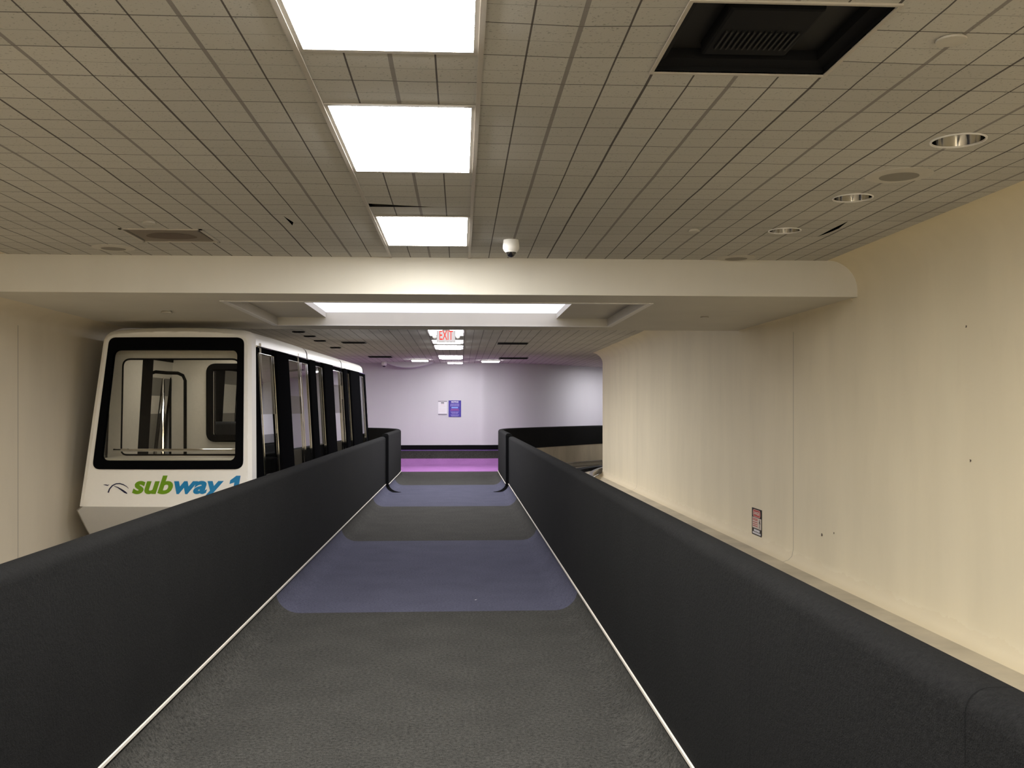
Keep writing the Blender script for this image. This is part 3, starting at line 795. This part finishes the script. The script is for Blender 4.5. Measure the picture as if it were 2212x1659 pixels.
# local x runs along the wall to the right as seen from the walkway, local -y faces the room
bm = B(); box(bm, -Wd / 2, Wd / 2, -.004, .003, -Hd / 2, Hd / 2); p = link('panel', bm, M['signblack'], t)
H, W = Hd, Wd; zt = lambda f_: H / 2 - f_ * H
bar(p, 'white_field', M['signcream'], -W * .42, W * .46, zt(.74), zt(.34), .004)
bm = B(); pts = round_poly([(-W * .38, zt(.32), .04), (W * .40, zt(.32), .04), (W * .40, zt(.04), .04), (-W * .38, zt(.04), .04)])
poly(bm, [(x, -.0058, z) for x, z in pts]); ov = link('oval', bm, M['signred'], p); ov['label'] = 'red rounded danger field'
bm = B(); loop_tube(bm, [(x * .93, -.006, zt(.18) + (z - zt(.18)) * .9) for x, z in pts], .0022, 5); link('oval_line', bm, M['signcream'], p)
text_mesh('lettering', 'DANGER', H * .17, M['signcream'], p, lambda u, v, q_: Vector((u, -.0065 - q_, zt(.235) + v)), offset=.001, sx=1.05, extrude=.0005)
for k, (f0, c) in enumerate(((.39, 'signred'), (.44, 'signred'), (.52, 'signred'), (.59, 'signred'), (.66, 'signred'))): scribble(p, -W * .38, W * .12, zt(f0 + .014), zt(f0 - .014), M[c], .0056, 80 + k)
bm = B(); cx_ = W * .32      # falling figure with bolt
lathe_pts = [(cx_ + .012 * math.cos(2 * PI * k / 12), -.006, zt(.42) + .012 * math.sin(2 * PI * k / 12)) for k in range(12)]; poly(bm, lathe_pts)
for pts in ([(-.012, .45), (.014, .46), (.004, .58), (-.01, .57)], [(-.01, .57), (.0, .57), (.02, .71), (.012, .71)], [(-.004, .57), (.004, .58), (-.014, .71), (-.022, .70)], [(.012, .46), (.03, .53), (.026, .54), (.008, .48)], [(-.012, .45), (-.03, .51), (-.026, .52), (-.008, .48)]):
    poly(bm, [(cx_ + x, -.006, zt(f_)) for x, f_ in pts])
link('pictogram', bm, M['signblack'], p)
scribble(p, -W * .28, W * .30, zt(.86), zt(.78), M['signwhite'], .004, 91); scribble(p, -W * .40, W * .40, zt(.955), zt(.885), M['signwhite'], .004, 93)
# chips in the paint of the right wall
wr = bpy.data.objects['wall_right']
for px_, py_, r in ((1775, 1156, .018), (1801, 1151, .012), (1896, 1272, .02), (2096, 995, .012), (2087, 705, .012)):
    c = on_x(px_, py_, WR - .003); rr = random.Random(px_); bm = B()
    poly(bm, [(c.x, c.y + r * rr.uniform(.4, 1.3) * math.cos(2 * PI * k / 7), c.z + r * rr.uniform(.4, 1.1) * math.sin(2 * PI * k / 7)) for k in range(7)])
    link('paint_chip', bm, M['stain2'], wr)

# ---------------------------------------------------------------- guide rails in the right track bed
def guide_rail(pts, lab, w=.07, hh=.14, mat='steel'):
    path = smooth_path(pts, 6)
    bm = B(); sweep(bm, path, [(-w / 2, .03 + hh * .8), (-w / 2, .03 + hh), (w / 2, .03 + hh), (w / 2, .03 + hh * .8), (w * .12, .03 + hh * .72), (w * .12, .06), (w * .5, .05), (w * .5, .03), (-w * .5, .03), (-w * .5, .05), (-w * .12, .06), (-w * .12, .03 + hh * .72)], 1)
    o = link('guide_rail', bm, M[mat], smooth=False); tag(o, lab, 'rail', 'guide rails in the right track'); return o
guide_rail([(1.45, YB), (1.45, 8), (1.45, 14), (1.5, 19), (1.9, 22), (2.8, 24.3), (5.2, 26.8)], 'steel guide rail in the right track, nearest the walkway')
guide_rail([(2.45, YB), (2.45, 8), (2.45, 14), (2.5, 18), (2.9, 21), (3.9, 23.2), (6.4, 25.2)], 'steel guide rail in the right track, nearest the beige wall')
bm = B(); sweep(bm, smooth_path([(1.95, YB), (1.95, 8), (1.95, 14), (2.0, 18.5), (2.4, 21.5), (3.35, 23.7), (5.8, 26)], 6), [(-.16, .03), (-.14, .10), (.14, .10), (.16, .03)], 1)
tag(link('cable_trough', bm, M['dark']), 'low dark cable trough between the rails of the right track', 'trough')

# ---------------------------------------------------------------- train
TR = thing('subway_train', 'white three-car subway train with green and blue lettering, left of the walkway', 'train', (-2.865, 9.56, 0), -math.radians(2.65))
CARS = [(0, 3.08), (3.08, 5.70), (5.70, 8.42)]
LEN = 8.42
def xs_side(z): return .86 - .095 * (z - .5) / 1.65
def rake(z): return .35 * max(0, z - .54) / 1.7
def face_y(x, z): return rake(z) + .05 * (x / .8) ** 2
half = [(.86, .54), (xs_side(.8), .80), (xs_side(1.2), 1.2), (xs_side(1.6), 1.6), (xs_side(2.0), 2.0), (xs_side(2.15), 2.15), (.762, 2.2), (.745, 2.24), (.71, 2.27), (.65, 2.287), (.5, 2.30), (.25, 2.312), (0, 2.316)]
prof = [(-x, z) for x, z in half] + [(x, z) for x, z in reversed(half[:-1])]
def inset(s): return [(x * s, z if z < 1.3 else 1.3 + (z - 1.3) * (1 - (1 - s) * .7)) for x, z in prof]
def ring_between(bm, A, Bp, fy, c=(0, 1.45), steps=1):
    c = Vector(c); angs = sorted({round(math.atan2(p[1] - c.y, p[0] - c.x), 5) for p in list(A) + list(Bp)} | {round(-PI + 2 * PI * k / 72, 5) for k in range(72)})
    pa = [hit(A, a, c) for a in angs]; pb = [hit(Bp, a, c) for a in angs]
    n = len(angs); rings = []
    for k in range(steps + 1):
        t = k / steps
        rings.append([bm.verts.new((p.x, fy(p.x, p.y), p.y)) for p in (a.lerp(b, t) for a, b in zip(pa, pb))])
    for va, vb in zip(rings, rings[1:]):
        for i in range(n): bm.faces.new((va[i], va[(i + 1) % n], vb[(i + 1) % n], vb[i]))
WIN = round_poly([(-.735, .90, .07), (.735, .90, .07), (.675, 2.20, .07), (-.675, 2.20, .07)], 6)
WIN2 = round_poly([(-.655, .985, .06), (.655, .985, .06), (.618, 2.07, .06), (-.618, 2.07, .06)], 6)
def crown(poly_, amt): return [(x, z + amt * (1 - (x / .7) ** 2) * (1 if z > 1.6 else (-1 if z < 1.2 else 0))) for x, z in poly_]
WIN, WIN2 = crown(WIN, .022), crown(WIN2, .012)
def train_end(name, flip):
    tf = (lambda y: y) if not flip else (lambda y: LEN - y)
    def T(fy): return (lambda x, z: tf(fy(x, z)))
    o0 = inset(.93); o1 = inset(.975)
    bm = B(); ring_between(bm, o0, WIN, T(face_y), steps=4)
    rings = []
    for pts, dy in ((o0, None), (o1, .035), (prof, .12)):
        rings.append([bm.verts.new((x, tf(face_y(x, z) if dy is None else rake(z) + dy + .03), z)) for x, z in pts])
    for a, b in zip(rings, rings[1:]):
        for k in range(len(a) - 1): bm.faces.new((a[k], a[k + 1], b[k + 1], b[k]))
    bmesh.ops.remove_doubles(bm, verts=bm.verts[:], dist=.0006)
    mask = link(name, bm, M['body'], TR, smooth=True)
    bm = B(); ring_between(bm, WIN, WIN2, T(lambda x, z: face_y(x, z) - .012))
    n = len(WIN)
    for i in range(n):
        (xa, za), (xb, zb) = WIN[i], WIN[(i + 1) % n]
        poly(bm, [(xa, tf(face_y(xa, za) - .012), za), (xb, tf(face_y(xb, zb) - .012), zb), (xb, tf(face_y(xb, zb) + .01), zb), (xa, tf(face_y(xa, za) + .01), za)])
        (xa, za), (xb, zb) = WIN2[i % len(WIN2)], WIN2[(i + 1) % len(WIN2)]
        poly(bm, [(xa, tf(face_y(xa, za) - .012), za), (xb, tf(face_y(xb, zb) - .012), zb), (xb, tf(face_y(xb, zb) + .05), zb), (xa, tf(face_y(xa, za) + .05), za)])
    link('windshield_gasket', bm, M['tblack'], mask, smooth=True)
    bm = B(); vs = {}
    nx, nz = 12, 10
    xl = lambda z: .655 + (.618 - .655) * (z - .985) / 1.085 + .004
    for i in range(nx + 1):
        for j in range(nz + 1):
            z = .97 + (2.09 - .97) * j / nz; x = -xl(z) + 2 * xl(z) * i / nx
            vs[i, j] = bm.verts.new((x, tf(face_y(x, z) + .012), z))
    for i in range(nx):
        for j in range(nz): bm.faces.new((vs[i, j], vs[i + 1, j], vs[i + 1, j + 1], vs[i, j + 1]))
    link('windshield', bm, M['gl_front'], mask, smooth=True)
    bm = B()         # grey lower apron, tucking under
    rows = [(.54, .86 * .93, 0), (.50, .85, .0), (.30, .78, .06), (.16, .72, .12)]
    rr = []
    for z, hw, dy in rows:
        pts = [(-hw - .05, .40), (-hw - .035, .10 + dy), (-hw, .05 + dy), (-hw * .5, .012 + dy), (0, dy), (hw * .5, .012 + dy), (hw, .05 + dy), (hw + .035, .10 + dy), (hw + .05, .40)]
        rr.append([bm.verts.new((x, tf(y), z)) for x, y in pts])
    for a, b in zip(rr, rr[1:]):
        for k in range(len(a) - 1): bm.faces.new((a[k], a[k + 1], b[k + 1], b[k]))
    link('apron', bm, M['skirt'], mask, smooth=True)
    return mask
front = train_end('front_mask', False); train_end('rear_mask', True)

# lettering and emblem on the front, laid on the curved face
def on_face(x, z, lift=.004): return Vector((x, face_y(x, z) - lift, z))
def px_local(px, py, y=.06):
    """pixel -> local x, z on the train's front"""
    inv = TR_inv; o = inv @ Vector((0, 0, CAMZ)); d = inv.to_3x3() @ ray(px, py)
    for _ in range(4):
        t = (y - o.y) / d.y; p = o + d * t; y = face_y(p.x, p.z)
    return p.x, p.z
bpy.context.view_layer.update()
TR_inv = TR.matrix_world.inverted()
def letters(body, px0, px1, pybase, pytop, mat, name, off=.0):
    """fit lettering between two pixel columns; pytop is the top of the small letters"""
    x0, z0 = px_local(px0, pybase); x1, _ = px_local(px1, pybase); _, z1 = px_local(px0, pytop)
    cu = bpy.data.curves.new('t', 'FONT'); cu.body = body; cu.size = 1; cu.shear = .22; cu.offset = .035
    to = bpy.data.objects.new('t', cu); C.objects.link(to); dg = bpy.context.evaluated_depsgraph_get()
    me = bpy.data.meshes.new_from_object(to.evaluated_get(dg)); xs = [v.co.x for v in me.vertices]
    bpy.data.objects.remove(to); bpy.data.curves.remove(cu); bpy.data.meshes.remove(me)
    wx = max(xs) - min(xs); xh = .52
    s = (z1 - z0) / xh if body != '1' else (z1 - z0) / .72
    sx = (x1 - x0) / (wx * s)
    return text_mesh(name, body, s, mat, front, lambda u, v, q_: on_face(x0 + u - min(xs) * s * sx, z0 + v, .003 + q_), shear=.22, offset=.035 * s, align='LEFT', sx=sx, extrude=.0008)
o = letters('sub', 285.5, 373, 1065, 1037.5, M['green'], 'lettering'); o['label'] = 'green letters sub'
o = letters('way', 374.5, 482, 1065, 1037.5, M['lblue'], 'lettering'); o['label'] = 'blue letters way'
bm = B(); poly(bm, [on_face(*px_local(*p)) for p in ((511, 1027.5), (520, 1027.5), (513, 1068), (502, 1068), (506.5, 1042), (496, 1045.5), (497.5, 1037.5))])
o = link('lettering', bm, M['lblue'], front); o['label'] = 'blue numeral 1'
def brush(bm, pts, ws):
    P = [px_local(*p) for p in pts]; L = []; R = []
    for i, (x, z) in enumerate(P):
        a = P[max(i - 1, 0)]; b = P[min(i + 1, len(P) - 1)]; dx, dz = b[0] - a[0], b[1] - a[1]; n = math.hypot(dx, dz)
        L.append(on_face(x - dz / n * ws[i], z + dx / n * ws[i])); R.append(on_face(x + dz / n * ws[i], z - dx / n * ws[i]))
    for i in range(len(P) - 1): poly(bm, [L[i], R[i], R[i + 1], L[i + 1]])
bm = B()
brush(bm, [(234, 1064), (237, 1056), (243, 1049), (251, 1045), (259, 1044.5), (267, 1047), (274, 1051), (278, 1055)], [.007, .0065, .006, .005, .005, .0045, .003, .0015])
brush(bm, [(247, 1050), (255, 1053), (263, 1058), (270, 1063), (275, 1066)], [.002, .0045, .0075, .009, .004])
brush(bm, [(224, 1047), (229, 1047.5), (233, 1048.5), (236, 1047)], [.0015, .0045, .0045, .0015])
e = link('emblem', bm, M['navy'], front); e['label'] = 'dark arc and swoosh emblem'

# car bodies
def strip_side(bm, s, y0, y1, z0, z1, dx, n=6, y0b=None):
    """panel following the leaning side; y0b is the start at the top when the front edge leans"""
    y0b = y0 if y0b is None else y0b
    for k in range(n):
        za, zb = z0 + (z1 - z0) * k / n, z0 + (z1 - z0) * (k + 1) / n
        ya = y0 + (y0b - y0) * k / n; yb = y0 + (y0b - y0) * (k + 1) / n
        poly(bm, [(s * (xs_side(za) + dx), ya, za), (s * (xs_side(za) + dx), y1, za), (s * (xs_side(zb) + dx), y1, zb), (s * (xs_side(zb) + dx), yb, zb)])
def thick_side(bm, s, y0, y1, z0, z1, d0, d1, n=6, y0b=None):
    y0b = y0 if y0b is None else y0b; rings = []
    for k in range(n + 1):
        z = z0 + (z1 - z0) * k / n; ya = y0 + (y0b - y0) * k / n
        r = min(.03, (y1 - ya) * .3); xi, xo = xs_side(z) + d0, xs_side(z) + d1
        rings.append([bm.verts.new(p) for p in ((s * xi, ya, z), (s * (xo - r * .5), ya, z), (s * xo, ya + r, z), (s * xo, y1 - r, z), (s * (xo - r * .5), y1, z), (s * xi, y1, z))])
    for a, b in zip(rings, rings[1:]):
        for k in range(6): bm.faces.new((a[k], a[(k + 1) % 6], b[(k + 1) % 6], b[k]))
    bm.faces.new(rings[0]); bm.faces.new(rings[-1])
ZL, ZU = .74, 2.125
SEGS = [[('w', .56, 1.21), ('p', 1.23, 1.78), ('w', 1.82, 2.53), ('w', 2.60, 3.00)],
        [('p', .02, .36), ('w', .39, .90), ('p', .92, 1.56), ('w', 1.61, 2.30), ('w', 2.35, 2.55)],
        [('p', .03, .28), ('w', .31, .56), ('p', .58, 1.48), ('w', 1.56, 2.12)]]
for ci in range(3):
    ya, yb = CARS[ci]
    yA = ya + .03; yB = yb - .03 if ci < 2 else LEN - .15
    lead = (lambda z: rake(z) + .15) if ci == 0 else (lambda z: yA)
    tail = (lambda z: yB) if ci < 2 else (lambda z: LEN - rake(z) - .15)
    bm = B()
    up = [p for p in prof if p[1] >= 2.1]
    upl = [(-xs_side(ZU), ZU)] + up + [(xs_side(ZU), ZU)]
    n = 4
    rings = [[bm.verts.new((x * (1.0 if 0 < k < n or ci in () else .985), lead(z) + (tail(z) - lead(z)) * k / n, z)) for x, z in upl] for k in range(n + 1)]
    for a, b in zip(rings, rings[1:]):
        for k in range(len(a) - 1): bm.faces.new((a[k], a[k + 1], b[k + 1], b[k]))
    low = []
    for s in (-1, 1):
        lowp = [(xs_side(ZL) * s, ZL), (.86 * s, .54)]
        b2 = B(); rings = [[b2.verts.new((x, lead(z) + (tail(z) - lead(z)) * k / n, z)) for x, z in lowp] for k in range(n + 1)]
        for a, b in zip(rings, rings[1:]):
            b2.faces.new((a[0], a[1], b[1], b[0]))
        low.append(b2)
    body = link('car_body', bm, M['body'], TR, smooth=True)
    body['label'] = ('front car with raked nose', 'middle car', 'rear car')[ci]
    for b2 in low: link('lower_panel', b2, M['body'], body)
    for s in (-1, 1):
        bm = B()
        for (za, xa), (zb, xb) in zip([(.54, .86), (.50, .86), (.30, .80), (.16, .74)], [(.50, .86), (.30, .80), (.16, .74)]):
            y0 = .40 if ci == 0 else yA; y1 = LEN - .40 if ci == 2 else yB
            poly(bm, [(s * xa, y0, za), (s * xa, y1, za), (s * xb, y1, zb), (s * xb, y0, zb)])
        link('side_skirt', bm, M['skirt'], body)
        # black window band surround, in pieces around the panes
        segs = SEGS[ci]
        bm = B()
        edges = [(lead(ZL) - ya, None)]
        y_start = 0
        cur0, cur0b = (lead(ZL), lead(ZU))
        for ty, a, b in segs:
            A, Bb = ya + a, ya + b
            if ty == 'w':
                a0b = A + (rake(ZU) - rake(ZL)) if ci == 0 and a < .5 else A
                strip_side(bm, s, cur0, A + .012, ZL, ZU, -.012, 6, cur0b)   # mullion before the pane
                if ci == 0 and a < .5:
                    pass
                strip_side(bm, s, A, Bb, ZL, ZL + .07, -.012, 1); strip_side(bm, s, A, Bb, ZU - .07, ZU, -.012, 1)
                cur0 = cur0b = Bb - .012
        strip_side(bm, s, cur0, tail(ZL), ZL, ZU, -.012, 6, cur0b)
        link('side_frame', bm, M['tblack'], body)
        for ty, a, b in segs:
            A, Bb = ya + a, ya + b
            if ty == 'p':
                bm = B(); thick_side(bm, s, A, Bb, ZL + .0, ZU - .005, -.02, .03 if a < .5 else .045)
                link('pillar', bm, M['tblack'], body, smooth=True)
            else:
                off = .16 if (ci == 0 and a < .5) else 0
                bm = B(); strip_side(bm, s, A, Bb, ZL + .06, ZU - .06, -.006, 6, A + off)
                pane = link('window', bm, M['gl_side'], body)
                zs = [ZL + .065 + (ZU - ZL - .13) * k / 5 for k in range(6)]
                lp = [(s * (xs_side(z) + .002), A + .012 + off * k / 5, z) for k, z in enumerate(zs)] + [(s * (xs_side(z) + .002), Bb - .012, z) for z in reversed(zs)]
                bm = B(); loop_tube(bm, lp, .0065, 6); link('window_frame', bm, M['chrome'], pane, smooth=True)
        # chrome gutter above the windows
        bm = B(); tube(bm, [(s * (xs_side(ZU) + .006), lead(ZU), ZU), (s * (xs_side(ZU) + .006), (lead(ZU) + tail(ZU)) / 2, ZU), (s * (xs_side(ZU) + .006), tail(ZU), ZU)], .009, 8)
        link('gutter', bm, M['chrome'], body, smooth=True)
    if ci < 2:
        bm = B(); lp = [(x * .965, z if z < 1.3 else 1.3 + (z - 1.3) * .975) for x, z in prof]
        rings = [[bm.verts.new((x, y, z)) for x, z in lp] for y in (yb - .06, yb + .06)]
        for k in range(len(lp) - 1): bm.faces.new((rings[0][k], rings[0][k + 1], rings[1][k + 1], rings[1][k]))
        link('gangway_bellows', bm, M['tblack'], TR)
# interior: floor, ceiling lining, partitions, seats, rails
bm = B(); box(bm, -.80, .80, .25, LEN - .25, .50, .535); link('cabin_floor', bm, M['seat'], TR)
bm = B(); box(bm, -.72, .72, .5, LEN - .5, 2.17, 2.18); link('cabin_ceiling', bm, M['lining'], TR)
bm = B(); rbox(bm, -.72, .72, .16, .62, .90, 1.0, .03); link('dashboard', bm, M['lining'], TR)
bm = B(); tube(bm, [(-.62, .34, 1.075), (0, .32, 1.075), (.62, .34, 1.075)], .014, 8); link('handrail', bm, M['chrome'], TR, smooth=True)
def partition(y, hole, outer=None):
    outer = outer or [(-.77, .54), (.77, .54), (.74, 2.17), (-.74, 2.17)]
    bm = B(); c = (sum(p[0] for p in hole) / len(hole), sum(p[1] for p in hole) / len(hole))
    ring_between(bm, outer, hole, lambda x, z: y, c); ring_between(bm, outer, hole, lambda x, z: y + .03, c)
    for (xa, za), (xb, zb) in zip(hole, hole[1:] + hole[:1]): poly(bm, [(xa, y, za), (xb, y, zb), (xb, y + .03, zb), (xa, y + .03, za)])
    o = link('partition', bm, M['lining'], TR)
    bm = B(); loop_tube(bm, [(x, y - .004, z) for x, z in hole], .009, 6); link('gasket', bm, M['tblack'], o, smooth=True)
    return o
def at_local(px, py, y):
    o = TR_inv @ Vector((0, 0, CAMZ)); d = TR_inv.to_3x3() @ ray(px, py); p = o + d * ((y - o.y) / d.y); return p.x, p.z
WIDE = [(-.83, .54), (.83, .54), (.765, 2.17), (-.765, 2.17)]
def rect_at(y, x0, x1, y0, y1): 
    a = at_local(x0, y1, y); b = at_local(x1, y0, y); return a[0], b[0], a[1], b[1]
x0, x1, z0, z1 = rect_at(.66, 262, 524, 776, 972)
partition(.66, round_poly([(x0, z0 - .05, .06), (min(x1, .72), z0 - .05, .06), (min(x1, .72) - .03, z1, .08), (x0 + .02, z1, .08)], 6), WIDE)
x0, x1, z0, z1 = rect_at(2.5, 464, 520, 796, 942)
x1 = min(x1, .70)
o = partition(2.5, round_poly([(x0, z0, .05), (x1, z0, .05), (x1, z1, .05), (x0, z1, .05)], 6), [(-.82, .54), (.82, .54), (.765, 2.17), (-.765, 2.17)])
sx0, sx1, sz0, sz1 = rect_at(2.46, 452, 524, 793, 947); sx1 = min(sx1, .73)
bm = B(); loop_tube(bm, [(x, 2.48, z) for x, z in round_poly([(sx0, sz0, .07), (sx1, sz0, .07), (sx1, sz1, .07), (sx0, sz1, .07)], 6)], .045, 6); link('window_surround', bm, M['tblack'], o, smooth=True)
dx0, dx1, dz0, dz1 = rect_at(2.44, 311, 367, 816, 968)
bm = B(); box(bm, dx0, dx1, 2.46, 2.495, .54, dz1); pn = link('door_panel', bm, M['tgrey'], o)
bm = B(); loop_tube(bm, [(dx0, 2.452, .56), (dx1, 2.452, .56), (dx1, 2.452, dz1), (dx0, 2.452, dz1)], .014, 6); link('door_frame', bm, M['tblack'], pn)
A = [at_local(*p, 2.3) for p in ((330, 805), (345, 805), (384, 806), (395, 811), (400, 822))]
bm = B(); tube(bm, [(x, 2.3, z) for x, z in A] + [(A[-1][0], 2.3, .54)], .02, 8); link('door_arch', bm, M['tblack'], TR, smooth=True)
A = [at_local(*p, 2.2) for p in ((315, 806), (338, 807), (347, 811), (352, 820))]
bm = B(); tube(bm, [(x, 2.2, z) for x, z in A] + [(A[-1][0], 2.2, .54)], .022, 8); link('grab_pole', bm, M['chrome'], TR, smooth=True)
partition(5.66, round_poly([(-.3, .7, .09), (.3, .7, .09), (.3, 2.0, .09), (-.3, 2.0, .09)], 6))
LINE = 1.45
bm = B(); poly(bm, [(-xs_side(.54) + .03, .70, .54), (-xs_side(.54) + .03, LINE, .54), (-xs_side(2.15) + .03, LINE, 2.15), (-xs_side(2.15) + .03, .70, 2.15)]); link('side_lining', bm, M['lining'], TR)
bm = B(); box(bm, -.16, .16, 1.0, 2.2, 2.14, 2.168); link('cabin_fill_light', bm, M['cabin'], TR)  # glowing strip added as fill to brighten the cabin seen through the windshield
bm = B(); box(bm, -.16, .16, 3.4, 5.2, 2.14, 2.168); link('cabin_fill_light', bm, M['cabin'], TR)  # second added fill strip, for the middle car
for y, x0, x1 in ((1.25, .30, .74), (3.5, -.72, -.2), (3.5, .28, .74), (6.3, -.72, -.2), (6.3, .28, .74)):
    bm = B(); rbox(bm, x0, x1, y, y + .42, .54, .95, .04); rbox(bm, x0, x1, y + .32, y + .44, .9, 1.32, .05, 3)
    link('seat', bm, M['seat'], TR, smooth=True)
# bogie frame under the cars, resting on the track bed
bm = B()
for ci in range(3):
    y = sum(CARS[ci]) / 2
    box(bm, -.55, .55, y - .8, y + .8, .12, .48)
link('underframe', bm, M['dark'], TR)
for ci in range(3):
    for dy in (-.55, .55):
        for s in (-1, 1):
            bm = B(); y = sum(CARS[ci]) / 2 + dy
            tube(bm, [(s * .45 - .05, y, .15), (s * .45 + .05, y, .15)], .12, 16); link('wheel', bm, M['rubber'], TR, smooth=True)

# a white scrap on the nearer blue band
bm = B(); p = on_z(1028, 1296, .001); poly(bm, [(p.x - .009, p.y - .01, .002), (p.x + .009, p.y - .004, .006), (p.x + .007, p.y + .012, .003), (p.x - .006, p.y + .008, .002)])
tag(link('paper_scrap', bm, M['paper']), 'tiny white scrap lying on the nearer blue carpet band', 'scrap')

# ---------------------------------------------------------------- world, camera, view
w = bpy.data.worlds.new('World'); bpy.context.scene.world = w; w.use_nodes = True
w.node_tree.nodes['Background'].inputs[0].default_value = (.5, .5, .5, 1)
w.node_tree.nodes['Background'].inputs[1].default_value = 0.0
cam = bpy.data.cameras.new('Camera'); co = bpy.data.objects.new('Camera', cam); C.objects.link(co)
cam.sensor_width = 36; cam.sensor_fit = 'HORIZONTAL'; cam.lens = F / 2212 * 36
cam.shift_y = (886 - 829.5) / 2212
cam.clip_start = .02; cam.clip_end = 200
co.location = (0, 0, CAMZ); co.rotation_euler = (PI / 2, 0, -YAW)
sc = bpy.context.scene; sc.camera = co
vs_ = sc.view_settings; vs_.view_transform = 'Standard'; vs_.look = 'None'; vs_.exposure = 0.1; vs_.gamma = 1.0; vs_.use_curve_mapping = False
sc.cycles.use_denoising = True
sc.cycles.max_bounces = 12; sc.cycles.diffuse_bounces = 10; sc.cycles.transparent_max_bounces = 16
